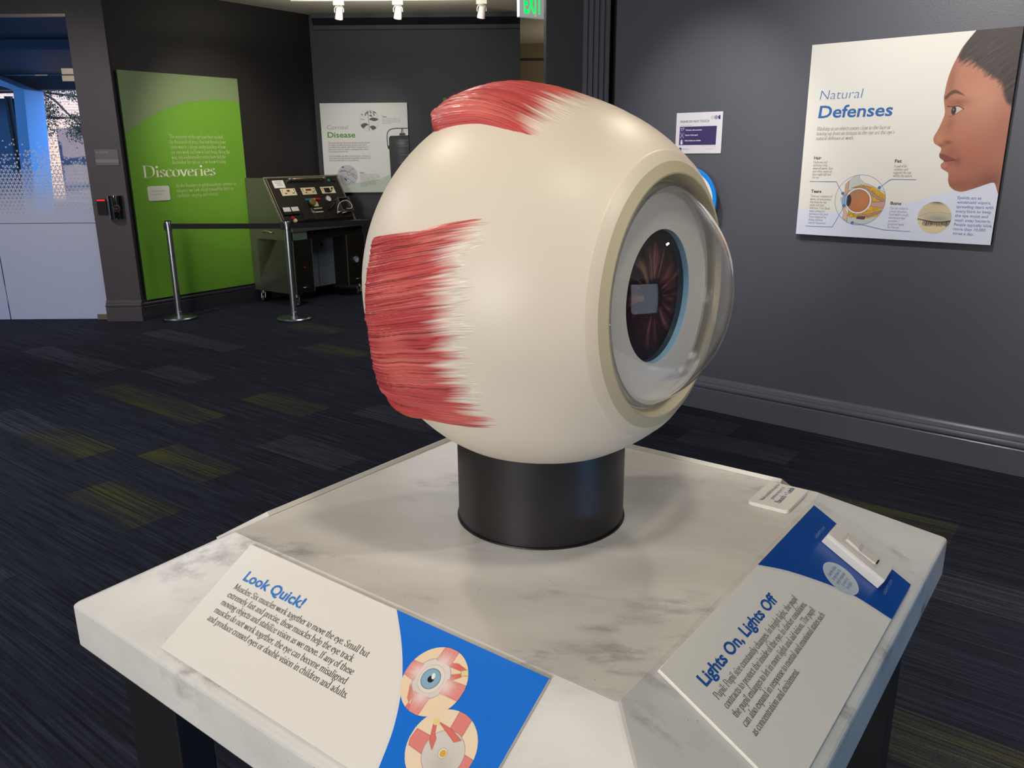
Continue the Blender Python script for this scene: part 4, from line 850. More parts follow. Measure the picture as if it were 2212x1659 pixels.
    # mouth
    p.fill(spl([(0.703, 0.572), (0.718, 0.569), (0.738, 0.577), (0.778, 0.598), (0.740, 0.606), (0.716, 0.603), (0.706, 0.588)], 4), '#7c4239', .006, .9, a)
    p.fill(spl([(0.717, 0.616), (0.735, 0.607), (0.775, 0.602), (0.765, 0.622), (0.742, 0.648), (0.722, 0.642)], 4), '#a85f55', .006, .9, a)
    B(0.733, 0.628, .013, .012, '#c98379', .7); p.line([(0.722, 0.606), (0.745, 0.606), (0.785, 0.600)], .005, '#43211b', .8, a); B(0.792, 0.606, .018, .022, '#6f3c2e', .6)
    return p.obj('girl_in_profile', M_PRINT, nd, 0.0010)
profile_face()
def socket_diagram():
    x, y, r = 0.3365, 0.810, 0.1345
    p = Paint(x - r, y - r, x + r, y + r, 230, 230, '#e6e3dc'); P = lambda *q: [(x + a * r, y + b * r) for a, b in q]
    p.fill(P((-1, .50), (-.5, .51), (0.4, .42), (1, .25), (1, 1), (-1, 1)), '#dbe0f2')
    for pts in (P((-0.10, -1.1), (-0.48, -0.75), (-0.5, -0.3), (0.2, -0.35), (0.8, -0.40), (1.1, -0.2), (0.7, -0.45), (0.3, -0.62), (0.1, -0.68), (-0.1, -0.85)), P((-0.42, 0.72), (0.0, 0.68), (0.55, 0.55), (0.9, 0.45), (0.7, 1.0), (-0.4, 1.0))):
        p.fill(pts, '#c3c9c6'); p.line(pts + pts[:1], .0016, '#5a5c5c', .8)
    fat = P((-0.45, -0.45), (0.0, -0.62), (0.5, -0.52), (0.95, -0.25), (1.05, 0.1), (0.5, 0.15), (0.6, -0.1), (0.2, -0.5)); fat2 = P((0.35, 0.35), (0.9, 0.30), (0.75, 0.62), (0.2, 0.75), (-0.42, 0.68), (-0.42, 0.35), (0.0, 0.55))
    for f_ in (fat, fat2, P((0.4, -0.25), (0.75, 0.05), (1.0, 0.05), (1.0, 0.35), (0.4, 0.35))): p.fill(f_, '#d9a840')
    rg = np.random.default_rng(5)
    fm_ = np.clip(p.C[..., 2] < 0.08, 0, 1)
    for _ in range(200):
        a, b = rg.uniform(-.5, 1), rg.uniform(-.65, .75); p.line(P(*[(a + .06 * math.cos(t), b + .05 * math.sin(t)) for t in np.linspace(0, 4.5, 7)]), .0014, '#8f6420', .8, fm_)
    for pts, c in ((P((-0.35, -0.48), (0.1, -0.55), (0.6, -0.22), (1.05, 0.02), (1.05, 0.10), (0.5, -0.15), (0.1, -0.48)), '#b0907f'), (P((0.0, 0.60), (0.5, 0.52), (0.95, 0.35), (0.95, 0.42), (0.5, 0.62), (0, 0.66)), '#b0907f'), (P((-0.05, 0.66), (0.3, 0.64), (0.25, 0.76), (-0.05, 0.75)), '#6b4048'), (P((0.42, 0.08), (1.05, 0.02), (1.05, 0.30), (0.42, 0.22)), '#c99a96'),
                   (P((-0.5, -0.75), (-0.62, -0.6), (-0.62, -0.3), (-0.70, -0.18), (-0.62, -0.12), (-0.2, -0.42), (-0.5, -0.35)), '#caa48c'), (P((-0.60, 0.22), (-0.66, 0.32), (-0.58, 0.55), (-0.62, 0.72), (-0.42, 0.9), (-0.42, 0.62)), '#d6b6a0')):
        p.fill(pts, c); p.line(pts + pts[:1], .0018, '#5a423c', .85)
    ex, ey = x - 0.06 * r, y + 0.03 * r
    p.ell(ex - .33 * r, ey, .24 * r, .33 * r, '#7d8c8c'); p.ell(ex - .33 * r, ey, .21 * r, .30 * r, '#6ea3d8'); p.ell(ex, ey, .53 * r, .52 * r, '#5c5450'); p.ell(ex, ey, .515 * r, .505 * r, '#e4e6e2'); p.ell(ex + .0, ey, .45 * r, .45 * r, '#4d3a33')
    g = p.ell(ex, ey, .435 * r, .435 * r, '#b9764c'); p.blob(ex - .1 * r, ey - .25 * r, .2 * r, .2 * r, '#9a7f6c', .7, mask=g); p.blob(ex + .2 * r, ey, .25 * r, .3 * r, '#cf8050', .6, mask=g)
    p.ell(ex - .37 * r, ey, .10 * r, .24 * r, '#3c2e2c'); p.fill(P((-0.78, -.06), (-0.5, -.25), (-0.5, 0.30), (-0.7, 0.2)), '#6ea3d8', alpha=.65); p.line(P((-0.5, -.3), (-0.66, -.1), (-0.68, 0.12), (-0.55, 0.32)), .002, '#5a6a75')
    p.line(circle(x, y, r * .985) + [(x + r * .985, y)], .0024, '#5a7fb0')
    return p.obj('socket_diagram', M_PRINT, nd, 0.0014, (x, y, r * 1.0))
socket_diagram()
def closed_eye():
    x, y, r = 0.719, 0.887, 0.081
    p = Paint(x - r, y - r, x + r, y + r, 130, 130, '#d8c9a8'); P = lambda *q: [(x + a * r, y + b * r) for a, b in q]
    p.blob(x - .2 * r, y - .5 * r, .9 * r, .3 * r, '#c9b48f', .7); p.blob(x + .2 * r, y - 1.0 * r, .7 * r, .18 * r, '#4a3526', .9); p.blob(x, y + .7 * r, 1 * r, .3 * r, '#e0d0a4', .8)
    p.blob(x, y - .2 * r, .9 * r, .12 * r, '#b5b7ad', .8); p.blob(x + .2 * r, y + .05 * r, .8 * r, .18 * r, '#8e8f83', .85); p.blob(x + .0 * r, y + .05 * r, .2 * r, .10 * r, '#a8aba2', .6)
    p.line(P((-1, .12), (-.5, .20), (0, .27), (.5, .25), (1, .15)), .005, '#3a2620', .95)
    rg = np.random.default_rng(9)
    for i in range(70):
        a = -.6 + 1.55 * i / 70 + rg.normal(0, .015); b = .26 - .1 * (a - .1) ** 2; p.line(P((a, b), (a + .08 * (a), b + rg.uniform(.15, .32))), .0022, '#2a1b18', .8)
    p.line(P((-.9, -.05), (-.4, -.28), (.3, -.35), (.95, -.25)), .003, '#a08b6a', .7)
    return p.obj('closed_eye_photo', M_PRINT, nd, 0.0014, (x, y, r))
closed_eye()

# ---------------- Corneal Disease
M_PAPER2 = mat('soft_white_print', '#d6d6d2', 0.5)
cd = board('corneal_disease_poster', pB + np.array([0.016, 0.0]), (1, 0), 2.205, 1.040, 1.035, 0.038, M_PAPER2, M_EDGE, 'white poster headed Corneal Disease on the back wall', 'poster', off=0.04)
Q1 = 0.0015
MB().flat([(0, 0.965), (0.207, 0.946), (0.422, 0.918), (0.691, 0.873), (0.86, 0.80), (1.04, 0.72), (1.04, 1.035), (0, 1.035)], 0.0008).obj('green_band', mat('pale_green_print', '#b9c3b4', 0.5), cd)
mb = MB(); sans(mb, 'Corneal', 0.072, 0.298, 0.0720, 0.250, bold=-0.012, z=Q1); mb.obj('heading', mat('grey_ink', '#7f837d', 0.5), cd)
mb = MB(); sans(mb, 'Disease', 0.072, 0.391, 0.0880, 0.333, bold=0.018, z=Q1); mb.obj('heading_bold', mat('leaf_green_ink', '#4f8a32', 0.5), cd)
mb = MB(); para(mb, ['The cornea, the eye\'s clear front window, has the diameter', 'of a dime and half its thickness. Its microscopic layers', 'must all be clear, smooth, and healthy for good vision. If', 'the cornea is scarred, swollen, or damaged, light cannot', 'focus properly into the eye.'], 0.072, 0.461, 0.0252, 0.026, 0.505, z=Q1, weight=1.1)
para(mb, ['Over 50 diseases can affect corneal structure. Because of', 'its location, the cornea is also susceptible to bacteria and', 'other organisms that can cause infection.'], 0.072, 0.614, 0.0252, 0.026, 0.500, z=Q1, weight=1.1); mb.obj('body_text', M_INK, cd)
note('then_note', cd, 'Then', 0.734, 0.166, 0.0230, 0.058, ['Early remedies for afflictions of', 'the eye ranged from plant salves', 'and ointments to simple herbal', 'teas and rinses.'], 0.733, 0.186, 0.0175, 0.017, 0.222, z=Q1)
note('now_note', cd, 'Now', 0.434, 0.811, 0.0230, 0.053, ['Through the cornea we see the', 'world. Injury or infection, scarring', 'clouds it. Today a donor eye may', 'restore the light. A surgeon', 'can replace the damaged front', 'or correct its shape. Often', 'sight returns as the wound', 'heals and the cornea stays', 'transparent.'], 0.433, 0.830, 0.0168, 0.0165, 0.245, z=Q1)
def plant_print():
    x, y, r = 0.580, 0.197, 0.123
    p = Paint(x - r, y - r, x + r, y + r, 120, 120, '#cfd1cf'); P = lambda *q: [(x + a * r, y + b * r) for a, b in q]
    p.line(P((-.05, 1.1), (-.03, .3), (-.06, -.3), (-.1, -.8)), .005, '#5b5e4a')
    for pts in (P((0.0, -.05), (.35, -.25), (.9, -.1), (.5, .1)), P((-.05, .45), (-.4, .25), (-.85, .45), (-.6, .75), (-.3, .5)), P((0, .6), (.4, .5), (.7, .75), (.45, 1.0), (.15, .75)), P((0, -.4), (.2, -.5), (.35, -.3)), P((.35, -.75), (.6, -.8), (.75, -.6)), P((.4, -.7), (.55, -.55), (.5, -.35)), P((-.1, -.45), (-.15, -.75), (-.02, -.85))): p.fill(spl(pts, 4, True), '#47503f', .003)
    for a, b in ((-.3, -.6), (-.2, -.7), (.15, -.8), (.2, -.7), (-.35, -.5)): p.ell(x + a * r, y + b * r, .07 * r, .1 * r, '#77775f')
    for a, b in ((-.7, -.55), (-.62, -.5), (-.75, -.1), (-.55, -.08)): p.ell(x + a * r, y + b * r, .05 * r, .05 * r, '#6f716c')
    p.line(circle(x, y, r * .985) + [(x + r * .985, y)], .003, '#a3aaa5'); return p.obj('plant_drawing', M_PRINT, cd, 0.002, (x, y, r))
plant_print()
def drops_print():
    x, y, r = 0.281, 0.836, 0.125
    p = Paint(x - r, y - r, x + r, y + r, 120, 120, '#b4b5b7'); P = lambda *q: [(x + a * r, y + b * r) for a, b in q]
    p.blob(x - .55 * r, y + .2 * r, .3 * r, .4 * r, '#8f9093', .6)
    for pts in (P((-.6, -.35), (-.2, -.5), (.0, -.35), (.35, -.5), (.8, -.8)), P((.0, -.3), (.1, -.05), (.4, -.1), (.55, .1)), P((.1, -.35), (.5, -.2), (.95, .1)), P((-.15, .1), (.1, .3), (.6, .7)), P((-.2, .15), (-.05, .35), (.1, .3)), P((-.4, .1), (-.25, .35), (-.1, .5)), P((.3, .6), (.1, .8), (-.1, .75)), P((.5, -.15), (.7, .2), (.9, .3)), P((-.8, .0), (-.6, .15), (-.55, .5))): p.line(spl(pts, 4), .004, '#4e4f55')
    p.ell(x - .2 * r, y + .35 * r, .2 * r, .06 * r, '#2d2e33', rot=.9); p.line(P((-.75, -.35), (-.5, -.5), (-.15, -.4)), .006, '#3d3e42'); p.ell(x - .4 * r, y - .8 * r, .12 * r, .07 * r, '#55565a')
    return p.obj('eye_drops_drawing', M_PRINT, cd, 0.002, (x, y, r))
drops_print()
def lantern_print():
    p = Paint(0.76, 0.27, 1.039, 1.034, 120, 300, '#d6d6d2')
    p.fill([(0.5, 0.905), (0.691, 0.873), (0.86, 0.80), (1.04, 0.72), (1.04, 1.1), (0.5, 1.1)], '#b9c3b4')
    p.line(spl([(0.790, 0.50), (0.784, 0.40), (0.796, 0.335), (0.835, 0.302), (0.90, 0.293), (1.04, 0.292)], 6), .011, '#26282b'); p.line([(0.968, 0.295), (0.960, 0.36)], .012, '#34363a'); p.line([(0.978, 0.295), (0.985, 0.36)], .008, '#4a4d52')
    p.fill([(0.806, 0.40), (0.824, 0.378), (1.04, 0.372), (1.04, 1.1), (0.812, 1.1), (0.804, 0.56)], '#1b1c20'); p.fill([(0.82, 0.378), (1.04, 0.372), (1.04, 0.392), (0.82, 0.398)], '#0e0e10'); p.fill([(0.94, 0.345), (1.0, 0.345), (1.01, 0.372), (0.93, 0.374)], '#303236')
    p.blob(0.955, 0.46, .05, .03, '#6f7276', .8); p.blob(0.95, 0.55, .05, .04, '#54575b', .7); p.blob(0.96, 0.66, .05, .04, '#4a4c50', .7); p.blob(0.96, 0.8, .05, .1, '#3a3c40', .6)
    for yy in (0.43, 0.50, 0.60, 0.69): p.line([(0.92, yy), (1.04, yy - .003)], .005, '#85888c', .6)
    p.ell(0.800, 0.51, .013, .022, '#17181b'); return p.obj('canister_photo', M_PRINT, cd, 0.0018)
lantern_print()

# ---------------- green Discoveries panel
def green_field():
    m = mat('grass_green_print', '#669a2e', 0.45); return m
M_GRN = green_field()
gd = board('discoveries_panel', pG + 0.062 * uG, uG, 2.412, 1.345, 2.212, 0.030, M_GRN, mat('dark_green_edge', '#23331a', 0.5), 'tall green panel titled Discoveries beside the glass door', 'panel', off=0.0)
arc = [tuple(q) for q in spl([(0, 0.590), (0.18, 0.475), (0.40, 0.365), (0.70, 0.272), (1.00, 0.232), (1.20, 0.232), (1.345, 0.247)], 8)]
MB().flat([(0, 0)] + arc + [(1.345, 0)], 0.0012).obj('pale_arc', mat('sage_green_print', '#768c62', 0.45), gd)
M_WINK = mat('white_ink', '#d5dabf', 0.5); M_LINK = mat('pale_ink', '#b9cc93', 0.5)
mb = MB(); serif(mb, 'Discoveries', 0.130, 0.9990, 0.170, 0.825, weight=1.45, z=0.0022); mb.obj('title', M_WINK, gd)
mb = MB(); para(mb, ['The mysteries of the eye have been studied', 'for thousands of years. Ancient theories have', 'given way to a deeper understanding of how', 'our eyes work and how to heal them. Along the', 'way, extraordinary discoveries have laid the', 'foundation for eyecare as we know it today.'], 0.462, 0.622, 0.0505, 0.060, 0.700, weight=1.25, z=0.0022)
mb.obj('upper_text', M_LINK, gd)
mb = MB(); para(mb, ['As the frontiers of ophthalmology continue to', 'advance, we look ahead toward the latest in', 'medicine, surgery, and science.'], 0.474, 1.108, 0.0500, 0.060, 0.725, weight=1.25, z=0.0022)
mb.obj('lower_text', M_LINK, gd)
dq = empty('donor_plaque', pframe(pG + (0.062 + 0.155) * uG, uG, 2.412 - 1.085, 0.009), 'small pale rounded plaque on the green panel below its title', 'plaque')
plate(MB(), 0.237, 0.145, 0.0078, 0.018).obj('tile', mat('pale_plaque', '#c3c6bd', 0.4), dq, bevel=0.001)
mb = MB(); para(mb, ['Made possible through the', 'generous support of'], 0.040, 0.055, 0.030, 0.024, 0.16, weight=0.8, z=0.001); mb.obj('lettering', mat('faint_grey_ink', '#9a9d94', 0.5), dq)

# ---------------- please do not touch
pn = board('notice_sheet', aR(2.133), uR, 1.853, 0.312, 0.241, 0.004, mat('lilac_white_paper', '#dcd9e0', 0.45), mat('paper_edge', '#c8c6cc', 0.5), 'small white notice reading Please Do Not Touch on the right wall', 'notice', off=-0.033)
mb = MB(); sans(mb, 'PLEASE DO NOT TOUCH', 0.030, 0.0578, 0.0185, 0.194, bold=0.008, z=0.0008); mb.obj('heading', mat('dark_grey_ink', '#4a4a55', 0.5), pn)
M_MGI = mat('mid_grey_ink', '#8a8892', 0.5)
for tx, ux, vx, hx, wx in (('Help Protect Each Other By', 0.030, 0.0765, 0.0062, 0.080), ('Thank You For Doing Your Part', 0.178, 0.1985, 0.0058, 0.098), ('Community Partners Inc', 0.205, 0.2150, 0.0055, 0.066)):
    mb = MB(); sans(mb, tx, ux, vx, hx, wx, z=0.0008); mb.obj('small_print', M_MGI, pn)
mb = MB(); sans(mb, 'American Academy', 0.050, 0.2120, 0.0055, 0.046, z=0.0008); sans(mb, 'of Ophthalmology', 0.050, 0.2180, 0.0055, 0.046, z=0.0008); mb.obj('emblem_lettering', M_MGI, pn)
M_VIO = mat('violet_print', '#3d2f63', 0.45); M_VIO2 = mat('violet_print_lighter', '#4a3b74', 0.45)
MB().flat([(0.027, 0.081), (0.277, 0.081), (0.275, 0.1905), (0.025, 0.1905)], 0.0005).obj('violet_box', M_VIO, pn); MB().flat([(0.027, 0.081), (0.060, 0.081), (0.058, 0.1905), (0.025, 0.1905)], 0.0007).obj('icon_strip', M_VIO2, pn)
M_WP = mat('white_lettering', '#e4e1ea', 0.5)
for i, (t, w, y) in enumerate((('Wearing a face covering', 0.112, 0.1055), ('Staying 6 feet apart', 0.088, 0.1350), ('Only looking at exhibits', 0.110, 0.1675))):
    mb = MB(); sans(mb, t, 0.067 - i * 0.0015, y, 0.0115, w, bold=0.02, z=0.0008); mb.obj('lettering', M_WP, pn)
def strokes(mb, polys, w, z):
    for pts in polys:
        for (a, b), (c, d) in zip(pts[:-1], pts[1:]):
            L = math.hypot(c - a, d - b) or 1; nx, ny = -(d - b) / L * w, (c - a) / L * w
            mb.flat([(a + nx, b + ny), (c + nx, d + ny), (c - nx, d - ny), (a - nx, b - ny)][::-1], z)
mb = MB(); strokes(mb, [[(0.034, 0.087), (0.036, 0.098), (0.043, 0.104), (0.050, 0.098), (0.051, 0.089)], [(0.034, 0.087), (0.043, 0.092), (0.051, 0.089)], [(0.051, 0.089), (0.057, 0.086), (0.056, 0.095), (0.050, 0.098)]], 0.0008, 0.001); mb.obj('mask_icon', M_WP, pn)
mb = MB(); strokes(mb, [[(0.036, 0.123), (0.053, 0.142)], [(0.053, 0.123), (0.036, 0.142)], [(0.031, 0.121), (0.034, 0.118), (0.037, 0.121)], [(0.052, 0.121), (0.055, 0.118), (0.058, 0.121)], [(0.031, 0.147), (0.034, 0.143), (0.037, 0.147)], [(0.052, 0.147), (0.055, 0.143), (0.058, 0.147)]], 0.0008, 0.001); mb.obj('distance_icon', M_WP, pn)
mb = MB(); mb.flat([(0.036, 0.170), (0.049, 0.168), (0.050, 0.184), (0.044, 0.188), (0.037, 0.184)], 0.001); strokes(mb, [[(0.038, 0.170), (0.039, 0.160)], [(0.042, 0.169), (0.043, 0.158)], [(0.046, 0.168), (0.048, 0.160)]], 0.0014, 0.001); mb.obj('hand_icon', M_WP, pn)
MB().flat(circle(0.245, 0.032, 0.0125, 32), 0.0005).obj('pale_dot', mat('pale_grey_dot', '#c3c6cc', 0.5), pn); MB().flat(circle(0.269, 0.032, 0.0125, 32), 0.0006).obj('grey_dot', mat('mid_grey_dot', '#8b93a3', 0.5), pn)
MB().flat([(0.2965, 0.0195)] + [(0.2945 + 0.0125 * math.cos(t), 0.032 + 0.0125 * math.sin(t)) for t in np.linspace(-1.4, -4.9, 24)] + [(0.2965, 0.0445)], 0.0007).obj('violet_dot', M_VIO, pn)
MB().flat(circle(0.036, 0.2135, 0.0095, 24), 0.0006).obj('round_emblem', M_VIO2, pn)

# ---------------- round blue and white sign behind the eye
rs = empty('round_sign', pframe(aR(1.999), uR, 1.330, 0.045), 'round white sign with a bright blue rim on the right wall', 'sign')
mb = MB(); mb.lathe([(-0.012, 0.206), (0.0, 0.206), (0.002, 0.204), (0.002, 0.184)], (0, 0, 0), (0, 0, 1), 96, cap=False); mb.obj('rim', mat('azure_rim', '#108cf0', 0.4), rs, auto=30)
MB().lathe([(-0.011, 0.186), (0.0012, 0.186)], (0, 0, 0), (0, 0, 1), 96).obj('disc', mat('white_disc_print', '#e9e6df', 0.45), rs, auto=30)
MB().lathe([(-0.085, 0.05), (-0.011, 0.05)], (0, 0, 0), (0, 0, 1), 24).obj('standoff', M_BLACK, rs)
# ---------------- dark round sign with green letters on the back wall
ds = empty('dark_round_sign', pframe(pB + np.array([1.84, 0]), (1, 0), 1.86, 0.03), 'dark round sign with green lettering high on the back wall behind the eye', 'sign')
MB().lathe([(-0.029, 0.505), (0.0, 0.505)], (0, 0, 0), (0, 0, 1), 72).obj('disc', mat('dark_brown_disc', '#544649', 0.6), ds, auto=30)
mb = MB(); sans(mb, 'Li', -0.353, -0.184, 0.30, bold=0.015, z=0.002); mb.obj('lettering', mat('green_lettering', '#5a9a35', 0.5), ds)

# ---------------- small things on the entrance pier
rp = empty('room_sign', pframe(pD + np.array([0.095, 0]), (1, 0), 1.685, 0.008), 'grey metal room sign on the pier beside the glass door', 'sign')
MB().box((0, -0.150, -0.0078), (0.225, 0, 0)).obj('plate', mat('grey_sign_plate', '#6f6a70', 0.4), rp, bevel=0.001)
MB().box((0.0, -0.122, 0.0), (0.225, -0.094, 0.003)).obj('raised_strip', mat('light_grey_strip', '#8a858b', 0.35), rp)
mb = MB(); sans(mb, 'ED CENTER', 0.015, 0.036, 0.024, 0.115, z=0.001); mb.obj('lettering', mat('pale_grey_lettering', '#a5a0a5', 0.5), rp)
cr = empty('card_reader', pframe(pD + np.array([0.050, 0]), (1, 0), 1.218, 0.022), 'black card reader with a lit red bar beside the glass door', 'card reader')
MB().box((0, -0.150, -0.0218), (0.090, 0, 0)).obj('case', M_BLACK, cr, bevel=0.004)
MB().box((0.008, -0.018, -0.001), (0.085, -0.007, 0.0025)).obj('light_bar', mat('red_light_bar', '#d81820', 0.4, emit='#ff1a1a', es=1.6), cr)
eb = empty('exit_button_cover', pframe(pD + np.array([0.155, 0]), (1, 0), 1.250, 0.0), 'clear curved cover over a red octagonal button beside the card reader', 'emergency button')
M_DARKG = mat('dark_green_backplate', '#12231d', 0.25)
MB().box((0.02, -0.215, 0.0005), (0.145, -0.005, 0.012)).obj('backplate', M_DARKG, eb, bevel=0.003)
mb = MB()
for r0 in (0.076,):
    arcp = [(0.080 + r0 * math.cos(t), 0.012 + 0.072 * math.sin(t)) for t in np.linspace(math.pi, 0, 24)]
    arci = [(0.080 + (r0 - .004) * math.cos(t), 0.012 + 0.068 * math.sin(t)) for t in np.linspace(0, math.pi, 24)]
    mb.prism(arcp + arci, 'y', -0.225, 0.0); mb.prism(arcp, 'y', -0.004, 0.0); mb.prism(arcp, 'y', -0.226, -0.222)
mb.obj('cover', glass_mat('tinted_cover', (0.62, 0.72, 0.70), 0.16, 2.2, 0.03), eb, auto=30)
oc = [(0.088 + 0.030 * math.cos(t), -0.125 + 0.030 * math.sin(t)) for t in np.radians(np.arange(22.5, 360, 45))]
MB().prism(oc, 'z', 0.012, 0.040).obj('button', M_RED, eb, bevel=0.002)
mb = MB(); oc2 = [(0.088 + 0.036 * math.cos(t), -0.125 + 0.036 * math.sin(t)) for t in np.radians(np.arange(22.5, 360, 45))]; mb.prism(oc2, 'z', 0.011, 0.030); mb.obj('button_border', M_WHITE, eb)
mb = MB(); sans(mb, 'STOP', 0.0685, 0.132, 0.017, 0.039, bold=0.03, z=0.0406); mb.obj('lettering', M_WP, eb)

# ---------------- EXIT sign hung from the ceiling
xa = unit([0.86, 0.51]); xs = empty('exit_sign', frame((0.088, 7.35, 2.715), (xa[0], xa[1], 0), (0, 0, 1)), 'white exit sign with glowing green letters hanging from the ceiling', 'exit sign')
MB().box((0, -0.0, -0.045), (0.27, 0.215, 0.0)).obj('housing', mat('grey_white_housing', '#d5d7d8', 0.4, emit='#c8d0cc', es=0.22), xs, bevel=0.004)  # housing given a weak glow to lift its brightness
M_EXIT = mat('green_exit_glow', '#10c040', 0.4, emit=(0.0, 0.62, 0.07), es=1.15)
mb = MB(); sans(mb, 'EXIT', 0.044, -0.034, 0.212, 0.178, bold=0.02, z=0.0015); mb.obj('lettering', M_EXIT, xs)
MB().lathe([(0, 0.0035), (0.003, 0.003)], (0.155, 0.017, 0.0), (0, 0, 1), 12).obj('test_light', mat('red_led', '#ff2a20', 0.3, emit=(1.0, 0.08, 0.05), es=3.0), xs)
mb = MB(); mb.box((0.135, 0.215, -0.03), (0.155, 0.4645, -0.012)); mb.obj('hanging_stem', M_WHITE, xs)

# ---------------- track rail and spotlights
tk = empty('track_rail', (-2.25, 9.15, CEIL), 'white ceiling track rail near the back wall', 'light track')
MB().box((0, -0.018, -0.036), (2.50, 0.018, -0.0005)).obj('rail', M_WHITE, tk, bevel=0.002)
MB().box((2.48, -0.03, -0.05), (2.58, 0.03, -0.0005)).obj('feed_box', M_WHITE, tk, bevel=0.004)
tl = empty('track_spotlight', (-1.76, 9.15, CEIL - 0.037), 'leftmost of the three white track spotlights', 'spotlight', 'white track spotlights')
MB().box((-0.055, -0.02, -0.04), (0.055, 0.02, 0.0)).obj('adapter', M_WHITE, tl, bevel=0.003)
mb = MB(); mb.tube([(-0.046, 0, -0.108), (-0.047, 0, -0.075), (-0.032, 0, -0.05), (0, 0, -0.043), (0.032, 0, -0.05), (0.047, 0, -0.075), (0.046, 0, -0.108)], 0.005, 8); mb.obj('yoke', M_WHITE, tl, smooth=True)
hd = unit([-0.16, 0.30, -0.94]); hc = np.array([0.0, 0, -0.112])
mb = MB(); mb.lathe([(-0.060, 0.018), (-0.052, 0.032), (0.05, 0.041), (0.062, 0.041), (0.062, 0.035)], hc, hd, 28, cap=True); mb.obj('lamp_head', M_WHITE, tl, auto=35)
mb = MB(); mb.lathe([(0.0625, 0.034), (0.0635, 0.033)], hc, hd, 28); mb.obj('lens', mat('lamp_lens', '#d8d2c0', 0.2), tl)
for px, py, lab in ((-1.15, 9.15, 'middle of the three white track spotlights'), (-0.283, 9.15, 'rightmost white track spotlight, nearest the exit sign')):
    c = copy_tree(tl); c.location = (px, py, CEIL - 0.037); c['label'] = lab

# ================================================================== BARRIER POSTS
def stanchion(x, y, label):
    t = empty('barrier_post', (x, y, 0), label, 'barrier post', 'chrome belt barrier posts')
    mb = MB(); mb.lathe([(0.0, 0.172), (0.008, 0.176), (0.020, 0.176), (0.030, 0.168), (0.040, 0.10), (0.046, 0.034), (0.07, 0.033)], (0, 0, 0), (0, 0, 1), 56); mb.obj('base', M_CHROMED, t, auto=35)
    MB().lathe([(0.046, 0.0335), (0.085, 0.0335), (0.087, 0.0315)], (0, 0, 0), (0, 0, 1), 32).obj('base_collar', M_CHROME, t, auto=35)
    MB().lathe([(0.08, 0.0315), (0.905, 0.0315)], (0, 0, 0), (0, 0, 1), 32).obj('post', M_CHROME, t, auto=35)
    MB().lathe([(0.90, 0.0335), (0.985, 0.0335), (0.990, 0.0300)], (0, 0, 0), (0, 0, 1), 32).obj('belt_head', M_CHROMED, t, auto=35)
    MB().lathe([(0.9905, 0.032), (0.997, 0.031), (0.999, 0.02)], (0, 0, 0), (0, 0, 1), 32).obj('cap', M_BLACK, t, auto=35); return t
M_CHROMED = mat('dark_chrome', '#b4b8c0', 0.28, 1.0); M_BELT = mat('black_belt', '#0b0b0f', 0.7)
SP = [np.array([-3.423, 8.245]), np.array([-2.217, 8.170]), np.array([-0.35, 9.02])]
labs = ['chrome barrier post in front of the green panel', 'chrome barrier post in front of the steel machine', 'chrome barrier post hidden behind the eye model']
posts = [stanchion(*p, l) for p, l in zip(SP, labs)]
for i in (0, 1):
    a, b = SP[i], SP[i + 1]; d = unit(b - a); t = posts[i]; L = np.linalg.norm(b - a)
    m = frame((0, 0, 0), (d[0], d[1], 0), (-d[1], d[0], 0))
    mb = MB(); mb.box((0.030, -0.0012, 0.917), (L - 0.050, 0.0012, 0.968)); o = mb.obj('belt', M_BELT, t); o.matrix_local = m
    mb = MB(); mb.box((L - 0.066, -0.012, 0.908), (L - 0.0342, 0.012, 0.978)); o = mb.obj('belt_clip', M_BLACK, t, bevel=0.003); o.matrix_local = m
mb = MB(); mb.box((-0.042, -0.014, 0.905), (-0.026, 0.014, 0.978)); mb.obj('belt_catch', M_BLACK, posts[0], bevel=0.003)

# ================================================================== OLD SURGICAL CONSOLE
cm = wframe(np.array([-2.372, 8.882]), uG)
con = empty('surgical_console', cm, 'old steel surgical console on casters with sloping control panel full of gauges', 'machine')
CW, CD = 1.075, 0.712
S0_, S1_ = np.array([0.404, 1.377]), np.array([0.143, 0.911])        # sloping panel, back top to front bottom (depth, height)
side = [(0.11, 0.132), (0.712, 0.132), (0.712, 1.377), (0.404, 1.377), (0.143, 0.911), (0.11, 0.86)]
MB().prism(side, 'x', 0.0, 0.018).obj('side_panel', M_CAB, con, bevel=0.002)
MB().prism(side, 'x', CW - 0.018, CW).obj('side_panel', M_CAB, con, bevel=0.002)
mb = MB(); mb.prism([(0.146, 0.905), (0.408, 1.372), (0.70, 1.372), (0.70, 0.14), (0.55, 0.14), (0.55, 0.84), (0.16, 0.84)], 'x', 0.018, CW - 0.018); mb.obj('upper_housing', M_CABDK, con)
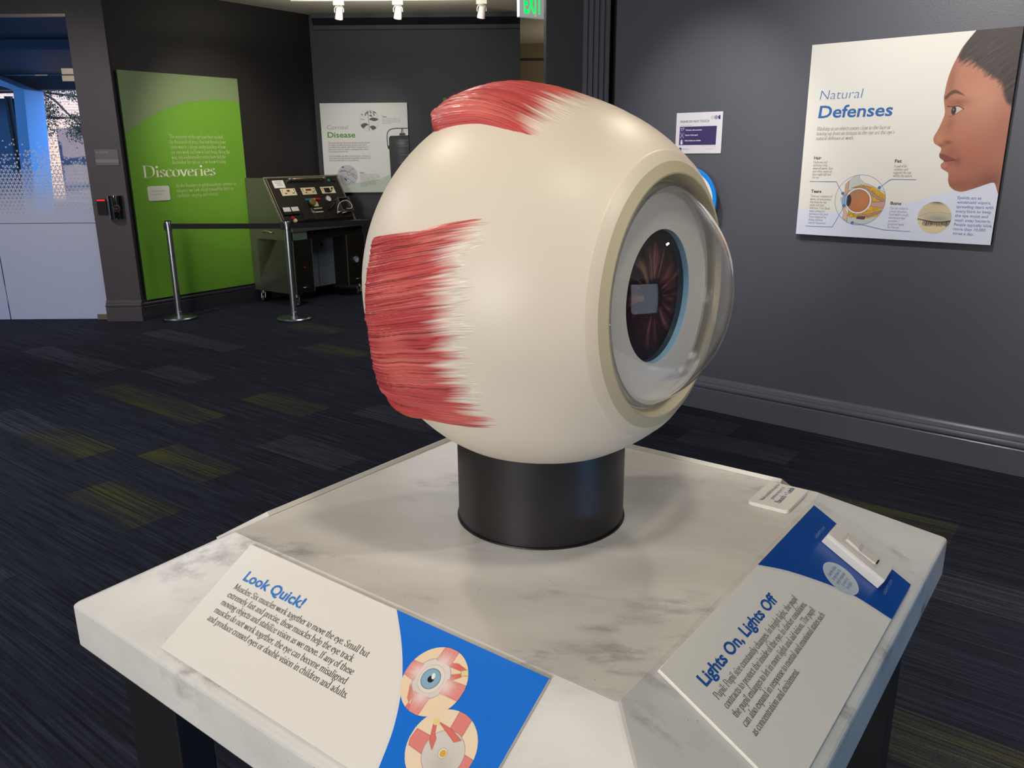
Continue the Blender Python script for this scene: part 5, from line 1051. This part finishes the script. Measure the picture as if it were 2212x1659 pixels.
# sloping control panel: its own frame, u right, v down the slope
dnv = unit(S1_ - S0_); SLEN = np.linalg.norm(S1_ - S0_)
cp = bpy.data.objects.new('control_panel', None); COL.objects.link(cp); cp.parent = con
cp.matrix_local = frame((0, S0_[0] - 0.002, S0_[1] + 0.002), (1, 0, 0), (0, -dnv[0], -dnv[1]))
MB().box((0.024, -SLEN - 0.004, -0.004), (CW - 0.024, 0.0, 0.002)).obj('panel_sheet', M_CABDK, cp)
for x in (0.010, 0.036, CW - 0.012): MB().box((x - 0.004, -SLEN, 0.0), (x + 0.004, 0.0, 0.006)).obj('edge_trim', M_ALU, cp)
MB().box((0.0, -0.014, 0.0), (CW, 0.006, 0.008)).obj('edge_trim', M_CAB, cp, bevel=0.002)
def face(name, u, v, w, h, t, m, z=0.002, r=0, bevel=0.001):
    mb = MB(); mb.box((u, -v - h, z), (u + w, -v, z + t)); return mb.obj(name, m, cp, bevel=bevel)
face('instruction_card', 0.097, 0.041, 0.148, 0.092, 0.010, M_WHITE)
mb = MB()
for k, (a_, w_) in enumerate(((0.02, 0.10), (0.02, 0.09), (0.045, 0.07), (0.04, 0.08))): mb.flat([(0.097 + a_, 0.056 + k * 0.015), (0.097 + a_ + w_, 0.056 + k * 0.015), (0.097 + a_ + w_, 0.061 + k * 0.015), (0.097 + a_, 0.061 + k * 0.015)], 0.0128)
mb.obj('card_printing', mat('grey_card_ink', '#90908c', 0.5), cp)
for i, u in enumerate((0.159, 0.445, 0.731)):
    f_ = face('instrument_plate', u, 0.141, 0.205, 0.086, 0.004, M_CREAM)
    if i < 2: face('red_display', (0.240, 0.507)[i], 0.160, (0.040, 0.078)[i], 0.020, 0.003, mat('dark_red_display', '#8e1620', 0.25), 0.006)
    else:
        face('meter_window', 0.775, 0.158, 0.085, 0.055, 0.004, M_BLACK, 0.006); MB().tube([(0.79, -0.21, 0.012), (0.83, -0.215, 0.014), (0.875, -0.20, 0.014), (0.895, -0.175, 0.012)], 0.004, 8).obj('lead', M_BLACK, cp); MB().lathe([(0, 0.010), (0.012, 0.008)], (0.893, -0.168, 0.006), (0, 0, 1), 16).obj('knob', M_BLACK, cp)
    for du, dv, rr in ((0.022, 0.022, .005), (0.183, 0.020, .005), (0.018, 0.042, .004), (0.188, 0.040, .004)) + (((0.060, 0.060, .007), (0.045, 0.058, .004), (0.155, 0.060, .006), (0.172, 0.058, .005)) if i < 2 else ()):
        MB().lathe([(0, rr), (0.006, rr * 0.8)], (u + du, -0.141 - dv, 0.006), (0, 0, 1), 10).obj('knob', M_BLACK, cp)
for k, mm in enumerate((M_BLUEB, M_BLUEB, M_YEL, M_YEL, M_RED, M_RED)): face('push_button', 0.444 + k * 0.0365, 0.277, 0.031, 0.023, 0.010, mm)
face('teal_switch', 0.890, 0.050, 0.030, 0.026, 0.010, M_TEAL); face('rocker_switch', 0.960, 0.048, 0.040, 0.034, 0.012, M_BLACK)
mb = MB(); mb.tube([(0.325, -0.049, 0.045), (0.56, -0.050, 0.052), (0.80, -0.050, 0.045)], 0.011, 14); mb.obj('grab_bar', mat('tan_bar', '#8f8265', 0.3, 0.6), cp, smooth=True)
for u in (0.318, 0.806): MB().lathe([(0.0, 0.020), (0.035, 0.016), (0.055, 0.020), (0.062, 0.014)], (u, -0.049, 0.002), (0, 0, 1), 20).obj('bar_bracket', M_CHROME, cp, auto=35)
def gauge(par, u, v, r, z=0.002):
    g = MB().lathe([(0, r), (0.018, r), (0.022, r * 0.92), (0.016, r * 0.86)], (u, -v, z), (0, 0, 1), 32, cap=False).obj('gauge', M_ALU, par, auto=35)
    MB().lathe([(0.0, r * 0.88), (0.013, r * 0.88)], (u, -v, z), (0, 0, 1), 32).obj('dial', M_WHITE, g)
    mb = MB(); mb.flat([(u - .003, v + .006), (u + .003, v + .006), (u + r * .5, v - r * .4)], z + 0.015); mb.obj('needle', M_BLACK, g)
gauge(cp, 0.775, 0.297, 0.038)
for u, v in ((0.066, 0.371), (0.180, 0.371)):
    b = face('panel_meter', u, v, 0.104, 0.088, 0.022, M_BLACK); mb = MB(); mb.box((u + 0.004, -v - 0.054, 0.024), (u + 0.100, -v - 0.003, 0.026)); mb.obj('meter_scale', M_WHITE, b)
MB().lathe([(0, 0.020), (0.016, 0.020), (0.022, 0.014)], (0.163, -0.497, 0.002), (0, 0, 1), 20).obj('red_button', M_RED, cp, auto=35)
MB().lathe([(0, 0.020), (0.022, 0.020)], (0.178, -0.532, 0.002), (0, 0, 1), 20).obj('cream_knob', M_CREAM, cp, auto=35)
face('label_plate', 0.515, 0.318, 0.088, 0.058, 0.002, mat('ivory_label', '#cfcab2', 0.5)); face('slot_unit', 0.472, 0.398, 0.158, 0.056, 0.006, M_CREAM); face('slot', 0.500, 0.411, 0.130, 0.030, 0.003, M_BLACK, 0.008)
MB().lathe([(0.03, 0.012), (0.03, 0.042), (0.05, 0.042), (0.056, 0.030)], (0.498, -0.336, 0.002), (0, 0, 1), 28).obj('lamp_knob', mat('olive_knob', '#6f6a3a', 0.4), cp, auto=35)
MB().box((0.475, -0.43, 0.004), (0.495, -0.35, 0.022)).obj('lever', M_BLACK, cp, bevel=0.003)
face('acrylic_shield', 0.300, 0.445, 0.190, 0.090, 0.030, M_ACRYL)
bx = MB(); bx.box((0.878, -0.475, 0.002), (0.890, -0.306, 0.050)); bx.box((1.045, -0.475, 0.002), (1.055, -0.306, 0.050)); bx.box((0.878, -0.314, 0.002), (1.055, -0.306, 0.050)); bx.box((0.878, -0.478, 0.002), (1.055, -0.470, 0.050)); bx.obj('open_box', M_CAB, cp)
face('box_interior', 0.890, 0.314, 0.155, 0.157, 0.006, M_BLACK)
MB().tube(list(_cr([(0.80, -0.50, 0.03), (0.82, -0.42, 0.07), (0.89, -0.375, 0.08), (0.98, -0.37, 0.08), (1.03, -0.42, 0.07), (1.0, -0.465, 0.07), (0.93, -0.46, 0.07)], 5)), 0.005, 8).obj('hose', mat('cream_hose', '#cfc7b4', 0.4), cp, smooth=True)
MB().tube([(0.72, -0.43, 0.01), (0.77, -0.40, 0.05), (0.80, -0.36, 0.08)], [0.012, 0.018, 0.010], 10).obj('handpiece', M_BLACK, cp, smooth=True)
for k, (u, v, l) in enumerate(((0.80, 0.485, 0.12), (0.86, 0.50, 0.16), (0.92, 0.482, 0.12))): MB().tube([(u, -v, 0.03 + .01 * k), (u + l, -v + 0.02, 0.035 + .01 * k)], 0.007, 8).obj('instrument_rod', (M_CHROME, M_ALU, M_BLACK)[k], cp, smooth=True)
# worktop shelf, pedestals, knee space
MB().box((-0.005, -0.030, 0.815), (CW + 0.09, 0.165, 0.868)).obj('worktop', M_CAB, con, bevel=0.003)
MB().box((0.018, 0.02, 0.715), (CW - 0.018, 0.14, 0.815)).obj('apron', M_CABDK, con)
def pedestal(x0, x1):
    ped = MB().box((x0, 0.0, 0.132), (x1, 0.60, 0.72)).obj('pedestal', M_CABDK, con, bevel=0.002)
    MB().box((x0 + 0.016, -0.006, 0.255), (x1 - 0.010, -0.0005, 0.712)).obj('door', M_CABDK, ped, bevel=0.001)
    MB().box((x0 + 0.016, -0.006, 0.140), (x1 - 0.010, -0.0005, 0.250)).obj('drawer_front', M_CABDK, ped, bevel=0.001)
    c = (x0 + x1) / 2
    MB().tube([(c - 0.04, -0.006, 0.205), (c - 0.035, -0.03, 0.203), (c + 0.035, -0.03, 0.203), (c + 0.04, -0.006, 0.205)], 0.005, 8).obj('drawer_handle', M_CHROME, ped, smooth=True)
    for x in (x0 + 0.008, x1 - 0.004): MB().box((x - 0.004, -0.009, 0.135), (x + 0.003, 0.001, 0.72)).obj('corner_trim', M_ALU, ped)
    return ped
pedestal(0.0, 0.268); p2 = pedestal(0.777, CW)
gm = MB().lathe([(0, 0.040), (0.018, 0.040), (0.022, 0.034), (0.016, 0.033)], (0.905, -0.006, 0.429), (0, -1, 0), 28, cap=False).obj('pressure_gauge', M_CHROME, p2, auto=35)
MB().lathe([(0.0, 0.034), (0.012, 0.034)], (0.905, -0.006, 0.429), (0, -1, 0), 28).obj('gauge_dial', mat('blue_grey_dial', '#9fb2c4', 0.4), p2)
MB().lathe([(0, 0.010), (0.01, 0.008)], (0.14, -0.007, 0.42), (0, -1, 0), 12).obj('red_lamp', M_RED, con)
MB().box((0.268, 0.22, 0.14), (0.777, 0.235, 0.715)).obj('knee_space_back', mat('blue_grey_sheet', '#7a828e', 0.35, 0.2), con)
MB().box((0.53, 0.212, 0.14), (0.535, 0.22, 0.715)).obj('sheet_seam', M_STEEL, con)
MB().lathe([(0, 0.020), (0.012, 0.018)], (0.60, 0.219, 0.62), (0, -1, 0), 16).obj('black_knob', M_BLACK, con)
MB().box((0.015, -0.012, 0.725), (0.205, -0.002, 0.815)).obj('green_plate', mat('sage_plate', '#5f7268', 0.4), con)
mb = MB(); mb.tube([(-0.001, 0.46, 0.800), (-0.03, 0.455, 0.800), (-0.034, 0.40, 0.812), (-0.034, 0.35, 0.812), (-0.03, 0.30, 0.800), (-0.001, 0.295, 0.800)], 0.009, 10); mb.obj('side_handle', M_ALU, con, smooth=True)
def caster(x, y, rz):
    c = bpy.data.objects.new('caster', None); COL.objects.link(c); c.parent = con; c.matrix_local = Matrix.Translation((x, y, 0)) @ Matrix.Rotation(rz, 4, 'Z')
    MB().lathe([(0.092, 0.030), (0.104, 0.030), (0.106, 0.042), (0.131, 0.042)], (0, 0, 0), (0, 0, 1), 24).obj('swivel_plate', M_STEEL, c, auto=35)
    MB().lathe([(-0.016, 0.040), (-0.012, 0.045), (0.012, 0.045), (0.016, 0.040)], (0.03, 0, 0.0455), (0, 1, 0), 28).obj('wheel', M_BLACK, c, auto=35)
    mb = MB()
    for s in (-1, 1): mb.prism([(-0.03, 0.10), (0.03, 0.10), (0.05, 0.04), (0.02, 0.034)], 'y', s * 0.021 - 0.002, s * 0.021 + 0.002)
    mb.obj('fork', M_ALU, c)
    MB().prism([(-0.03, 0.07), (0.0, 0.055), (0.05, 0.040), (0.10, 0.018), (0.105, 0.026), (0.05, 0.055), (-0.03, 0.082)], 'y', -0.014, 0.014).obj('brake_lever', M_STEEL, c, bevel=0.002)
for x, y, a in ((0.06, 0.06, -2.2), (0.06, 0.64, -2.4), (CW - 0.06, 0.06, -2.6), (CW - 0.06, 0.64, -2.2)): caster(x, y, a)
